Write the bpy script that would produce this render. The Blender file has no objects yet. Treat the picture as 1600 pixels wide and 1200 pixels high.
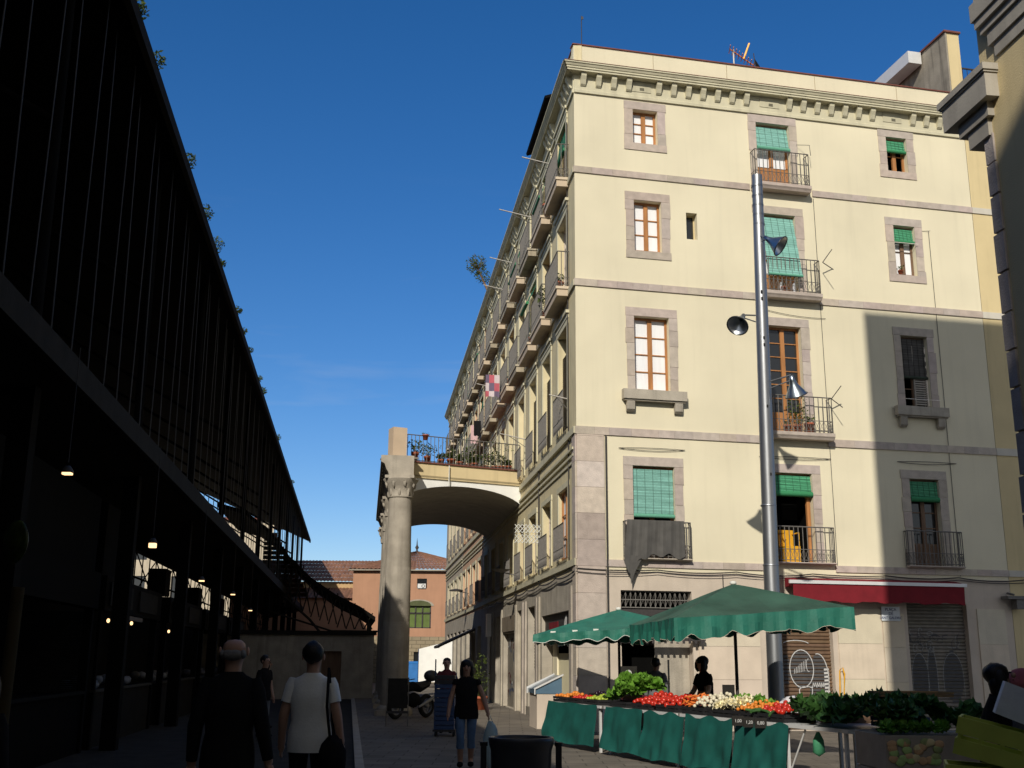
import bpy, bmesh, math, random
from mathutils import Vector, Matrix, noise as mnoise
random.seed(7)
R = math.radians
sc = bpy.context.scene
col = sc.collection
# ------------------------------------------------------------------ camera, sky, sun, exposure
cd = bpy.data.cameras.new('camera'); cam = bpy.data.objects.new('camera', cd); col.objects.link(cam); sc.camera = cam
cd.sensor_fit = 'HORIZONTAL'; cd.sensor_width = 36.0; cd.lens = 1723.74/1600*36.0
cd.clip_start = 0.1; cd.clip_end = 3000
_p = R(13.987); _r = R(0.4165)
_f = Vector((0, math.cos(_p), math.sin(_p))); _u = Vector((0, -math.sin(_p), math.cos(_p))); _x = Vector((1, 0, 0))
_rr = _x*math.cos(_r)+_u*math.sin(_r); _uu = -_x*math.sin(_r)+_u*math.cos(_r)
cm = Matrix((( _rr.x, _uu.x, -_f.x, 0), (_rr.y, _uu.y, -_f.y, 0), (_rr.z, _uu.z, -_f.z, 1.6), (0, 0, 0, 1)))
cam.matrix_world = cm
SUN_AZ, SUN_EL = 14.4, 32.0
w = bpy.data.worlds.new('World'); sc.world = w; w.use_nodes = True
nt = w.node_tree; bg = nt.nodes['Background']
sky = nt.nodes.new('ShaderNodeTexSky'); sky.sky_type = 'NISHITA'; sky.sun_disc = False
sky.sun_elevation = R(SUN_EL); sky.sun_rotation = R(180+SUN_AZ); sky.altitude = 20; sky.air_density = 1.0; sky.dust_density = 0.25; sky.ozone_density = 3.0
hs = nt.nodes.new('ShaderNodeHueSaturation'); hs.inputs['Saturation'].default_value = 1.33
nt.links.new(sky.outputs[0], hs.inputs['Color']); tn = nt.nodes.new('ShaderNodeVectorMath'); tn.operation = 'MULTIPLY'; tn.inputs[1].default_value = (.98, .975, 1.13)
nt.links.new(hs.outputs[0], tn.inputs[0])
tcw = nt.nodes.new('ShaderNodeTexCoord'); mpw = nt.nodes.new('ShaderNodeMapping'); mpw.inputs['Scale'].default_value = (2.2, 2.2, 16); mpw.inputs['Rotation'].default_value = (R(6), R(-8), 0)
nzw = nt.nodes.new('ShaderNodeTexNoise'); nzw.inputs['Scale'].default_value = 2.6; nzw.inputs['Detail'].default_value = 7; nzw.inputs['Distortion'].default_value = .4
mrw = nt.nodes.new('ShaderNodeMapRange'); mrw.inputs[1].default_value = .60; mrw.inputs[2].default_value = .9; mrw.inputs[3].default_value = 0; mrw.inputs[4].default_value = .16
mxw = nt.nodes.new('ShaderNodeMixRGB'); mxw.inputs[2].default_value = (5.0, 5.6, 6.6, 1)
nt.links.new(tcw.outputs['Generated'], mpw.inputs[0]); nt.links.new(mpw.outputs[0], nzw.inputs['Vector']); nt.links.new(nzw.outputs[0], mrw.inputs[0])
spz = nt.nodes.new('ShaderNodeSeparateXYZ'); nt.links.new(tcw.outputs['Generated'], spz.inputs[0])
mrz = nt.nodes.new('ShaderNodeMapRange'); mrz.inputs[1].default_value = .42; mrz.inputs[2].default_value = .26; mrz.inputs[3].default_value = 0; mrz.inputs[4].default_value = 1.3
mlz = nt.nodes.new('ShaderNodeMath'); mlz.operation = 'MULTIPLY'; nt.links.new(spz.outputs['Z'], mrz.inputs[0]); nt.links.new(mrz.outputs[0], mlz.inputs[0]); nt.links.new(mrw.outputs[0], mlz.inputs[1])
nt.links.new(mlz.outputs[0], mxw.inputs[0]); nt.links.new(tn.outputs[0], mxw.inputs[1])
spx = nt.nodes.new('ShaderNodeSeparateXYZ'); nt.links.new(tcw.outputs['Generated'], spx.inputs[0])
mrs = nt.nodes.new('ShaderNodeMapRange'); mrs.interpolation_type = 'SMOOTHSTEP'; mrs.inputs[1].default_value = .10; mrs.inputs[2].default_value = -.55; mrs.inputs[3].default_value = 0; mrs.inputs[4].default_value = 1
hs2 = nt.nodes.new('ShaderNodeHueSaturation'); hs2.inputs['Saturation'].default_value = .30; hs2.inputs['Value'].default_value = .95  # unseen sky behind the camera desaturated to turn the blue fill light neutral
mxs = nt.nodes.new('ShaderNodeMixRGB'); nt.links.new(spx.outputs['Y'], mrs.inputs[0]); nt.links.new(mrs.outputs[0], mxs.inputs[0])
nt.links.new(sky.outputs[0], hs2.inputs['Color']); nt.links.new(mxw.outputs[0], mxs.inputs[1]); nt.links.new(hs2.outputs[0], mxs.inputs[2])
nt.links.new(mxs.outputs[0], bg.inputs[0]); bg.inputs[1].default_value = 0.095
sl = bpy.data.lights.new('sun', 'SUN'); sl.energy = 3.85; sl.angle = R(0.53); sl.color = (1.0, 0.93, 0.80)
so = bpy.data.objects.new('sun', sl); col.objects.link(so)
sd = Vector((math.sin(R(SUN_AZ))*math.cos(R(SUN_EL)), math.cos(R(SUN_AZ))*math.cos(R(SUN_EL)), -math.sin(R(SUN_EL))))
so.rotation_euler = sd.to_track_quat('-Z', 'Y').to_euler(); so.location = (-20, -60, 60)
sc.view_settings.view_transform = 'Standard'; sc.view_settings.look = 'None'; sc.view_settings.gamma = 1.0
sc.view_settings.use_curve_mapping = False
sc.view_settings.exposure = 0.0

# ------------------------------------------------------------------ materials
def pm(name, c, rough=.85, var=.15, scale=3., bump=.15, bscale=30., metal=0., spec=.3, streak=0., emit=0., brick=None, stretch=(1, 1, 1), trans=0.):
    m = bpy.data.materials.new(name); m.use_nodes = True
    n = m.node_tree.nodes; l = m.node_tree.links; b = n['Principled BSDF']
    tc = n.new('ShaderNodeTexCoord'); at = n.new('ShaderNodeAttribute'); at.attribute_name = 'tint'
    mp = n.new('ShaderNodeMapping'); mp.inputs['Scale'].default_value = stretch; l.new(tc.outputs['Object'], mp.inputs[0])
    nz = n.new('ShaderNodeTexNoise'); nz.inputs['Scale'].default_value = scale; nz.inputs['Detail'].default_value = 6
    l.new(mp.outputs[0], nz.inputs['Vector'])
    mr = n.new('ShaderNodeMapRange'); mr.inputs[1].default_value = .25; mr.inputs[2].default_value = .75
    mr.inputs[3].default_value = 1-var; mr.inputs[4].default_value = 1+var; l.new(nz.outputs[0], mr.inputs[0])
    v1 = n.new('ShaderNodeVectorMath'); v1.operation = 'SCALE'; v1.inputs[0].default_value = c[:3]; l.new(mr.outputs[0], v1.inputs['Scale'])
    v2 = n.new('ShaderNodeVectorMath'); v2.operation = 'MULTIPLY'; l.new(v1.outputs[0], v2.inputs[0]); l.new(at.outputs['Color'], v2.inputs[1])
    out = v2
    if streak:
        m2 = n.new('ShaderNodeMapping'); m2.inputs['Scale'].default_value = (5, 5, .35); l.new(tc.outputs['Object'], m2.inputs[0])
        n2 = n.new('ShaderNodeTexNoise'); n2.inputs['Scale'].default_value = 1.; n2.inputs['Detail'].default_value = 8; l.new(m2.outputs[0], n2.inputs['Vector'])
        r2 = n.new('ShaderNodeMapRange'); r2.inputs[1].default_value = .52; r2.inputs[2].default_value = .75; r2.inputs[3].default_value = 1; r2.inputs[4].default_value = 1-streak
        l.new(n2.outputs[0], r2.inputs[0])
        v3 = n.new('ShaderNodeVectorMath'); v3.operation = 'SCALE'; l.new(v2.outputs[0], v3.inputs[0]); l.new(r2.outputs[0], v3.inputs['Scale']); out = v3
    if brick:
        bt = n.new('ShaderNodeTexBrick'); bt.inputs['Scale'].default_value = 1.0
        bt.inputs['Brick Width'].default_value = brick[0]; bt.inputs['Row Height'].default_value = brick[1]; bt.inputs['Mortar Size'].default_value = brick[2]
        bt.inputs['Color1'].default_value = (1, 1, 1, 1); bt.inputs['Color2'].default_value = (.8, .8, .8, 1); bt.inputs['Mortar'].default_value = (.45, .45, .45, 1)
        m3 = n.new('ShaderNodeMapping'); l.new(tc.outputs['Object'], m3.inputs[0])
        if len(brick) > 3: m3.inputs['Rotation'].default_value = brick[3]
        l.new(m3.outputs[0], bt.inputs['Vector'])
        v4 = n.new('ShaderNodeVectorMath'); v4.operation = 'MULTIPLY'; l.new(out.outputs[0], v4.inputs[0]); l.new(bt.outputs['Color'], v4.inputs[1]); out = v4
    l.new(out.outputs[0], b.inputs['Base Color'])
    b.inputs['Roughness'].default_value = rough; b.inputs['Metallic'].default_value = metal; b.inputs['Specular IOR Level'].default_value = spec
    if bump:
        n3 = n.new('ShaderNodeTexNoise'); n3.inputs['Scale'].default_value = bscale; n3.inputs['Detail'].default_value = 4; l.new(mp.outputs[0], n3.inputs['Vector'])
        bp = n.new('ShaderNodeBump'); bp.inputs['Strength'].default_value = bump; bp.inputs['Distance'].default_value = .02
        l.new(n3.outputs[0], bp.inputs['Height']); l.new(bp.outputs[0], b.inputs['Normal'])
    if emit:
        b.inputs['Emission Color'].default_value = (*c[:3], 1); b.inputs['Emission Strength'].default_value = emit
    if trans:
        tr = n.new('ShaderNodeBsdfTranslucent'); mx = n.new('ShaderNodeMixShader'); mx.inputs[0].default_value = trans
        l.new(out.outputs[0], tr.inputs[0]); l.new(b.outputs[0], mx.inputs[1]); l.new(tr.outputs[0], mx.inputs[2])
        l.new(mx.outputs[0], n['Material Output'].inputs[0])
    return m
M = dict(
 stucco=pm('cream_stucco', (.75, .685, .51), .9, .10, .45, .3, 60, streak=.05),
 stucco_b=pm('ochre_stucco', (.66, .54, .31), .9, .07, 1.2, .25, 60, streak=.14),
 stucco_l=pm('aged_cream_stucco', (.70, .61, .39), .9, .12, 1.5, .3, 50, streak=.25),
 salmon=pm('salmon_stucco', (.62, .40, .26), .9, .12, 1.5, .3, 50, streak=.25),
 beige=pm('beige_stucco', (.50, .43, .33), .9, .14, 1.5, .3, 50, streak=.25),
 cornice=pm('cornice_plaster', (.60, .56, .41), .9, .10, 2.5, .2, 40, streak=.15),
 stone=pm('pinkish_stone', (.48, .41, .36), .9, .15, 6, .4, 45),
 stone_p=pm('pale_cladding', (.56, .48, .40), .85, .10, 2, .2, 40, streak=.10),
 stone_g=pm('grey_stone', (.40, .36, .30), .9, .22, 2.5, .5, 30, streak=.3),
 stone_c=pm('column_stone', (.38, .34, .285), .92, .25, 2.2, .5, 26, streak=.3),
 coping=pm('red_tile_coping', (.17, .065, .05), .8, .2, 8),
 white=pm('white_plaster', (.86, .86, .84), .9, .06, 3, .1),
 wood=pm('varnished_wood', (.42, .19, .07), .5, .25, 12, .1, stretch=(1, 1, .15)),
 wood_o=pm('old_wood', (.18, .11, .07), .7, .25, 12, .1, stretch=(1, 1, .15)),
 iron=pm('black_iron', (.05, .045, .045), .6, .2, 20, .1),
 iron_g=pm('grey_iron', (.16, .15, .14), .6, .2, 20, .1),
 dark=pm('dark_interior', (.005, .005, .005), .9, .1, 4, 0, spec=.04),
 curtain=pm('white_curtain', (.84, .85, .88), .7, .06, 14, .1, 20, stretch=(1, 1, .1)),
 glass=pm('dark_glass', (.02, .022, .025), .08, .1, 2, 0, spec=.6),
 shut=pm('louvre_wood', (.33, .30, .26), .75, .15, 10, .1),
 blind_t=pm('turquoise_blind', (.23, .48, .42), .7, .12, 20, .1),
 blind_g=pm('green_blind', (.07, .30, .16), .7, .12, 20, .1),
 steel=pm('galvanised_steel', (.30, .31, .33), .42, .12, 6, .05, metal=.85, spec=.5, stretch=(1, 1, .2)),
 chrome=pm('polished_reflector', (.66, .68, .70), .34, .05, 6, 0, metal=1),
 canvas=pm('green_canvas', (.02, .15, .11), .62, .22, 3.5, .2, 30, spec=.4),
 canvas_old=pm('faded_green_canvas', (.045, .11, .078), .7, .4, 1.6, .25, 30, spec=.3, trans=.12),
 cloth=pm('teal_cloth', (.006, .085, .072), .8, .2, 5, .15, 120),
 trimw=pm('white_trim', (.7, .7, .66), .8, .05),
 redcan=pm('red_awning', (.19, .012, .02), .8, .15, 4, .1),
 alu=pm('white_metal', (.72, .72, .72), .4, .05, 5, 0, metal=.2),
 pvmt=pm('paving', (.19, .165, .135), .85, .25, 1.5, .35, 35, brick=(.6, .4, .012)),
 asph=pm('asphalt', (.045, .042, .038), .9, .25, 2.5, .5, 60, spec=.04),
 rooft=pm('terracotta_tiles', (.22, .11, .07), .9, .3, 6, .3, 30),
 pinkb=pm('pink_render', (.45, .25, .16), .9, .10, 1.0, .2, 30, streak=.12),
 ochb=pm('ochre_render', (.52, .36, .19), .9, .10, 1.0, .2, 30, streak=.12),
 brickb=pm('pale_brick', (.34, .28, .19), .9, .12, 1.5, .2, 30, brick=(.6, .25, .02, (R(90), 0, 0))),
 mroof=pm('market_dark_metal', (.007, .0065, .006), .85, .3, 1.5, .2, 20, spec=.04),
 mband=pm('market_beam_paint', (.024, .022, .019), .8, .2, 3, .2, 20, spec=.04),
 mrod=pm('grey_rod', (.07, .07, .075), .5, .1, 5, 0),
 leaf=pm('leaves', (.085, .12, .03), .7, .35, 5, 0, trans=.3),
 leaf_l=pm('salad_leaves', (.14, .30, .04), .55, .3, 9, .2, 30, trans=.25),
 leaf_d=pm('kale_leaves', (.045, .12, .03), .6, .3, 9, .3, 30, trans=.15),
 terra=pm('terracotta_pot', (.42, .12, .06), .8, .15, 6),
 tom=pm('tomato_skin', (.55, .03, .015), .25, .2, 8, 0, spec=.6),
 ora=pm('orange_skin', (.75, .24, .03), .4, .15, 8, .2, 90, spec=.5),
 lime=pm('green_apple_skin', (.38, .48, .05), .35, .2, 8, 0, spec=.5),
 carrot=pm('carrot_skin', (.75, .20, .04), .55, .15, 20, .1),
 onion=pm('white_root', (.72, .66, .50), .6, .12, 10, .1),
 aub=pm('aubergine_skin', (.02, .008, .02), .25, .2, 8, 0, spec=.6),
 plast_k=pm('black_plastic', (.02, .02, .022), .5, .1, 8, 0),
 plast_b=pm('blue_plastic', (.04, .07, .16), .5, .15, 4, 0),
 plast_y=pm('lime_plastic', (.50, .56, .10), .5, .15, 4, 0),
 plast_m=pm('maroon_plastic', (.14, .03, .05), .5, .15, 4, 0),
 foam=pm('white_foam', (.70, .72, .78), .8, .06, 20, .1, 90),
 skin=pm('skin', (.42, .24, .17), .6, .08, 20, 0),
 skin_l=pm('light_skin', (.66, .42, .31), .6, .08, 20, 0),
 hair=pm('black_hair', (.012, .009, .008), .5, .2, 30, .3, 80, stretch=(1, 1, .2)),
 hairg=pm('grey_hair', (.18, .17, .16), .6, .2, 30, .2, 80, spec=.04),
 shirt_w=pm('white_shirt', (.78, .77, .74), .85, .06, 12, .2, 60),
 fab_k=pm('black_fabric', (.014, .013, .014), .9, .15, 12, .2, 60, spec=.04),
 fab_g=pm('grey_fabric', (.16, .16, .17), .9, .15, 12, .2, 60, spec=.04),
 fab_d=pm('dark_jacket', (.014, .014, .015), .9, .15, 12, .2, 60, spec=.04),
 jeans=pm('blue_jeans', (.10, .17, .30), .9, .25, 8, .2, 80),
 maroon=pm('maroon_shirt', (.12, .025, .03), .9, .15, 12, .2, 60),
 apron=pm('orange_apron', (.75, .13, .03), .7, .1, 8, .1),
 glove=pm('blue_glove', (.20, .45, .68), .5, .1, 8, 0),
 pinkf=pm('pink_scarf', (.42, .12, .14), .9, .2, 8, .2, 40),
 bagw=pm('pale_plastic_bag', (.42, .55, .60), .5, .08, 8, .15, 20, trans=.2),
 rubber=pm('tyre_rubber', (.015, .015, .016), .85, .1, 8, .1),
 greyp=pm('grey_plastic', (.045, .045, .05), .35, .1, 8, 0),
 board=pm('blackboard', (.03, .028, .026), .8, .25, 6, 0, spec=.04),
 tarp=pm('grey_netting', (.11, .105, .10), .95, .2, 4, .3, 120, trans=.15),
 shutter=pm('brown_roller_shutter', (.15, .095, .06), .6, .2, 6, .1),
 shutter_g=pm('grey_roller_shutter', (.20, .18, .15), .6, .2, 6, .1),
 graf=pm('pale_spray_paint', (.55, .55, .55), .7, .2, 10, 0),
 grafk=pm('dark_spray_paint', (.075, .075, .08), .7, .15, 10, 0),
 yellow=pm('yellow_hose', (.70, .36, .02), .5, .1, 8, 0),
 signw=pm('enamel_sign', (.66, .70, .74), .3, .05, 8, 0),
 ink=pm('blue_ink', (.03, .05, .16), .5, .1, 8, 0),
 lamp_w=pm('warm_lamp', (1., .62, .30), .5, 0, 1, 0, emit=2.2),
 gwin=pm('green_window_glass', (.12, .17, .05), .3, .25, 3, 0),
 lidglass=pm('tinted_lid_glass', (.10, .17, .24), .15, .1, 5, 0, spec=.6),
 stone_s=pm('smooth_grey_stone', (.40, .37, .32), .85, .15, 2.5, .12, 40, streak=.2),
 graf_d=pm('dull_spray_paint', (.30, .30, .29), .7, .2, 10, 0),
 stucco_y=pm('yellow_stucco', (.70, .57, .34), .9, .06, 2, .2, 50, streak=.15),
 plast_bb=pm('bright_blue_plastic', (.03, .17, .48), .5, .15, 4, 0),
 cardb_p=pm('pale_cardboard', (.42, .38, .32), .9, .10, 6, .1),
 cardb=pm('brown_cardboard', (.30, .20, .10), .9, .12, 6, .1),
 laundry=pm('white_laundry', (.62, .60, .62), .9, .08, 8, .1),
 stain=pm('stained_concrete', (.30, .27, .22), .95, .3, 1.5, .4, 30, streak=.5),
 canary=pm('stained_glass_green', (.035, .05, .012), .3, .8, 14, 0),
)
# ------------------------------------------------------------------ mesh helpers
class MB:
    def __init__(s): s.v = []; s.f = []; s.t = []; s.sm = []
    def face(s, pts, tint=(1, 1, 1), smooth=False):
        b = len(s.v); s.v += [tuple(p) for p in pts]; s.f.append(tuple(range(b, b+len(pts)))); s.t.append(tint); s.sm.append(smooth)
    def mesh(s, vs, fs, tint=(1, 1, 1), smooth=False):
        b = len(s.v); s.v += [tuple(p) for p in vs]
        for f in fs: s.f.append(tuple(i+b for i in f)); s.t.append(tint); s.sm.append(smooth)
    def box(s, x0, x1, y0, y1, z0, z1, tint=(1, 1, 1), rot=None, at=None):
        vs = [(x, y, z) for z in (z0, z1) for x, y in ((x0, y0), (x1, y0), (x1, y1), (x0, y1))]
        if rot is not None:
            o = Vector(at or (0, 0, 0)); vs = [o+rot @ Vector(v) for v in vs]
        s.mesh(vs, [(3, 2, 1, 0), (4, 5, 6, 7), (0, 1, 5, 4), (1, 2, 6, 5), (2, 3, 7, 6), (3, 0, 4, 7)], tint)
        return s
    def tube(s, pts, r, n=6, tint=(1, 1, 1), cap=True, smooth=True):
        pts = [Vector(p) for p in pts]; rs = r if isinstance(r, (list, tuple)) else [r]*len(pts)
        vs = []; up0 = None
        for i, p in enumerate(pts):
            d = (pts[min(i+1, len(pts)-1)]-pts[max(i-1, 0)])
            if d.length < 1e-9: d = Vector((0, 0, 1))
            d.normalize()
            a = Vector((0, 0, 1)) if abs(d.z) < .95 else Vector((1, 0, 0))
            if up0 is not None: a = up0
            u = d.cross(a)
            if u.length < 1e-4: u = d.cross(Vector((0, 1, 0.1)))
            u.normalize(); v = u.cross(d).normalized(); up0 = v
            for k in range(n):
                t = 2*math.pi*k/n; vs.append(p+(u*math.cos(t)+v*math.sin(t))*rs[i])
        fs = [(i*n+k, i*n+(k+1) % n, (i+1)*n+(k+1) % n, (i+1)*n+k) for i in range(len(pts)-1) for k in range(n)]
        s.mesh(vs, fs, tint, smooth)
        if cap:
            s.face(vs[:n][::-1], tint); s.face(vs[-n:], tint)
        return s
    def lathe(s, prof, c=(0, 0, 0), n=16, tint=(1, 1, 1), M4=None, smooth=True):
        vs = []
        for r, z in prof:
            for k in range(n):
                t = 2*math.pi*k/n; p = Vector((r*math.cos(t), r*math.sin(t), z))
                p = (M4 @ p) if M4 is not None else p
                vs.append(p+Vector(c))
        m = len(prof)
        s.mesh(vs, [(i*n+k, i*n+(k+1) % n, (i+1)*n+(k+1) % n, (i+1)*n+k) for i in range(m-1) for k in range(n)], tint, smooth)
        return s
    def ell(s, c, rx, ry, rz, n=12, m=8, tint=(1, 1, 1), jit=0., seed=0, rot=None):
        vs = []
        for i in range(m+1):
            ph = math.pi*i/m
            for k in range(n):
                t = 2*math.pi*k/n; d = Vector((math.sin(ph)*math.cos(t), math.sin(ph)*math.sin(t), math.cos(ph)))
                j = 1+jit*mnoise.noise(d*2.3+Vector((seed, seed*.7, 0)))
                p = Vector((d.x*rx*j, d.y*ry*j, d.z*rz*j))
                if rot is not None: p = rot @ p
                vs.append(Vector(c)+p)
        s.mesh(vs, [(i*n+k, (i+1)*n+k, (i+1)*n+(k+1) % n, i*n+(k+1) % n) for i in range(m) for k in range(n)], tint, True)
        return s
    def sweep(s, prof, x0, x1, tint=(1, 1, 1)):   # prof: list (y,z) closed, along x
        n = len(prof)
        vs = [(x0, y, z) for y, z in prof]+[(x1, y, z) for y, z in prof]
        s.mesh(vs, [(i, (i+1) % n, n+(i+1) % n, n+i) for i in range(n)]+[tuple(range(n))[::-1], tuple(range(n, 2*n))], tint)
        return s
    def prism(s, poly, z0, z1, tint=(1, 1, 1)):
        n = len(poly)
        vs = [(x, y, z0) for x, y in poly]+[(x, y, z1) for x, y in poly]
        s.mesh(vs, [(i, (i+1) % n, n+(i+1) % n, n+i) for i in range(n)]+[tuple(range(n))[::-1], tuple(range(n, 2*n))], tint)
        return s
    def build(s, name, mat, parent=None, loc=(0, 0, 0), rot=0.):
        me = bpy.data.meshes.new(name); me.from_pydata([tuple(v) for v in s.v], [], s.f)
        ca = me.color_attributes.new('tint', 'FLOAT_COLOR', 'CORNER')
        i = 0
        for f, t in zip(s.f, s.t):
            for _ in f: ca.data[i].color = (t[0], t[1], t[2], 1); i += 1
        for p, q in zip(me.polygons, s.sm): p.use_smooth = q
        me.materials.append(M[mat]); me.update()
        o = bpy.data.objects.new(name, me); col.objects.link(o); o.location = loc; o.rotation_euler = (0, 0, rot)
        if parent: o.parent = parent
        return o
def B(): return MB()
def tg(a=.12): k = 1+random.uniform(-a, a); return (k, k*random.uniform(.97, 1.03), k*random.uniform(.95, 1.05))
def tag(o, label, cat, group=None, kind=None):
    if label: o['label'] = label
    if cat: o['category'] = cat
    if group: o['group'] = group
    if kind: o['kind'] = kind
    return o
def empty(name, loc, label, cat, group=None, rot=0.):
    o = bpy.data.objects.new(name, None); col.objects.link(o); o.location = loc; o.rotation_euler = (0, 0, rot); o.empty_display_size = .2
    return tag(o, label, cat, group)
def cp(o, parent=None, loc=None, rot=None, label=None, group=None):
    c = o.copy(); col.objects.link(c)
    if parent is not None: c.parent = parent
    if loc is not None: c.location = loc
    if rot is not None: c.rotation_euler = (0, 0, rot) if not hasattr(rot, '__len__') else rot
    if label: c['label'] = label
    if group: c['group'] = group
    for ch in list(o.children): cp(ch, c)
    return c
# ------------------------------------------------------------------ site frame
H = 1.6
aF, aL, aM = R(77.46), R(-7.325), R(-8.07)
C = Vector((1.554, 26.0, 0))
dF = Vector((math.sin(aF), math.cos(aF), 0)); dL = Vector((math.sin(aL), math.cos(aL), 0)); dM = Vector((math.sin(aM), math.cos(aM), 0))
mr = Vector((math.cos(aM), -math.sin(aM), 0))
RF = math.pi/2-aF                        # front facade: local x = along to the right, -y = outward
RL = math.atan2(-math.cos(-aL), math.sin(-aL))  # side facade: local x = -t, -y outward
def FP(s, o=0, z=0): return C+dF*s+Vector((dF.y, -dF.x, 0))*o+Vector((0, 0, z))
def LP(t, o=0, z=0): return C+dL*t+Vector((-dL.y, dL.x, 0))*o+Vector((0, 0, z))
def MP(lat, a, z=0): return mr*lat+dM*a+Vector((0, 0, z))

def facade(x0, x1, z0, z1, ops, depth=.3, bands=None):
    """sheet wall in local xz with real openings and reveals; ops (xa,xb,za,zb)"""
    mb = B(); xs = sorted({x0, x1, *[a for o in ops for a in o[:2]]}); zs = sorted({z0, z1, *[a for o in ops for a in o[2:4]]})
    for i in range(len(xs)-1):
        for j in range(len(zs)-1):
            cx = (xs[i]+xs[i+1])/2; cz = (zs[j]+zs[j+1])/2
            if any(o[0] < cx < o[1] and o[2] < cz < o[3] for o in ops): continue
            mb.face([(xs[i], 0, zs[j]), (xs[i+1], 0, zs[j]), (xs[i+1], 0, zs[j+1]), (xs[i], 0, zs[j+1])])
    for a, b, c, d in ops:
        mb.face([(a, 0, c), (a, 0, d), (a, depth, d), (a, depth, c)]); mb.face([(b, 0, d), (b, 0, c), (b, depth, c), (b, depth, d)])
        mb.face([(a, 0, d), (b, 0, d), (b, depth, d), (a, depth, d)]); mb.face([(b, 0, c), (a, 0, c), (a, depth, c), (b, depth, c)])
    return mb
def surround(a, b, c, d, wl=.22, top=.22, bot=0., jag=True):
    """blocks of dressed stone round an opening"""
    mb = B(); y0, y1 = -.022, .29
    z = c
    for side in (0, 1):
        z = c-(bot if bot else 0)
        while z < d-.05:
            h = min(random.uniform(.32, .6), d-z)
            if d-z-h < .2: h = d-z
            ww = wl+(random.uniform(-.012, .03) if jag else 0)
            x = (a-ww, a-.001) if side == 0 else (b+.001, b+ww)
            mb.box(x[0], x[1], y0, -.0005, z+.004, z+h-.004, tg(.10)); z += h
    mb.box(a-wl-.02, b+wl+.015, y0-.002, -.0005, d+.002, d+top, tg(.08))
    if bot: mb.box(a-wl-.01, b+wl+.02, y0-.002, -.0005, c-bot, c-.002, tg(.08))
    return mb
def casement(a, b, c, d, rows, y=.155, lower=0., mid=True):
    fr = B(); t = .055
    fr.box(a, a+t, y, y+.05, c, d); fr.box(b-t, b, y, y+.05, c, d); fr.box(a+t, b-t, y, y+.05, d-t, d); fr.box(a+t, b-t, y, y+.05, c, c+t+.02)
    cx = (a+b)/2
    fr.box(cx-.055, cx+.055, y-.01, y+.05, c+t+.02, d-t)
    zb = c+t+.02
    if lower:
        for s in (0, 1):
            xa, xb = (a+t, cx-.055) if s == 0 else (cx+.055, b-t)
            fr.box(xa, xb, y+.01, y+.04, zb, zb+lower)
            for k in range(5):
                xx = xa+(xb-xa)*(k+.5)/5; fr.box(xx-.012, xx+.012, y+.002, y+.01, zb+.05, zb+lower-.05)
        zb += lower
    for i in range(1, rows):
        z = zb+(d-t-zb)*i/rows; fr.box(a+t, cx-.055, y+.008, y+.035, z-.012, z+.012); fr.box(cx+.055, b-t, y+.008, y+.035, z-.012, z+.012)
    return fr
def pane(a, b, c, d, y=.19):
    m = B(); m.face([(a, y, c), (b, y, c), (b, y, d), (a, y, d)]); return m
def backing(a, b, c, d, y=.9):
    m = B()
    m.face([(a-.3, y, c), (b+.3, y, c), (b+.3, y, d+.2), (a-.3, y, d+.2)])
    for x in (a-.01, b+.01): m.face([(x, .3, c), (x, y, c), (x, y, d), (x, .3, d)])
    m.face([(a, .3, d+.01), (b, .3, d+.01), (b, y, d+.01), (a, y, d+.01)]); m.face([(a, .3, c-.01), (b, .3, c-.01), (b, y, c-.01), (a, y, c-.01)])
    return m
def blind(a, b, ztop, zbot, ytop, ybot, roll=.05, folds=5):
    """slatted exterior blind; hangs from ztop at ytop to zbot at ybot with rolled bottom"""
    m = B(); n = max(6, int(abs(ztop-zbot)/.035)); ph = random.random()*9
    def P(x, k):
        u = k/n; sag = .012*math.sin(u*30+x*3+ph)
        return (x, ytop+(ybot-ytop)*u+sag*.6, ztop+(zbot-ztop)*u)
    for k in range(n):
        t = (1+(.10 if k % 2 else -.10))*(1+random.uniform(-.1, .1)); g = (t, t, t)
        p = P(a, k); q = P(b, k); p2 = P(a, k+1); q2 = P(b, k+1)
        m.face([(p[0], p[1]-.004, p[2]), (q[0], q[1]-.004, q[2]), (q2[0], q2[1]+.004, q2[2]), (p2[0], p2[1]+.004, p2[2])], g)
    if roll:
        e = P(a, n)
        m.tube([(a-.01, e[1], zbot), (b+.01, e[1], zbot)], roll, 8, (.55, .75, .6))
    for i in range(folds):
        x = a+(b-a)*(i+.5)/folds; p = P(x, 0); q = P(x, n)
        m.tube([(x, p[1]-.012, p[2]), (x, q[1]-.012, q[2])], .005, 4, (.3, .3, .3))
    return m
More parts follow.
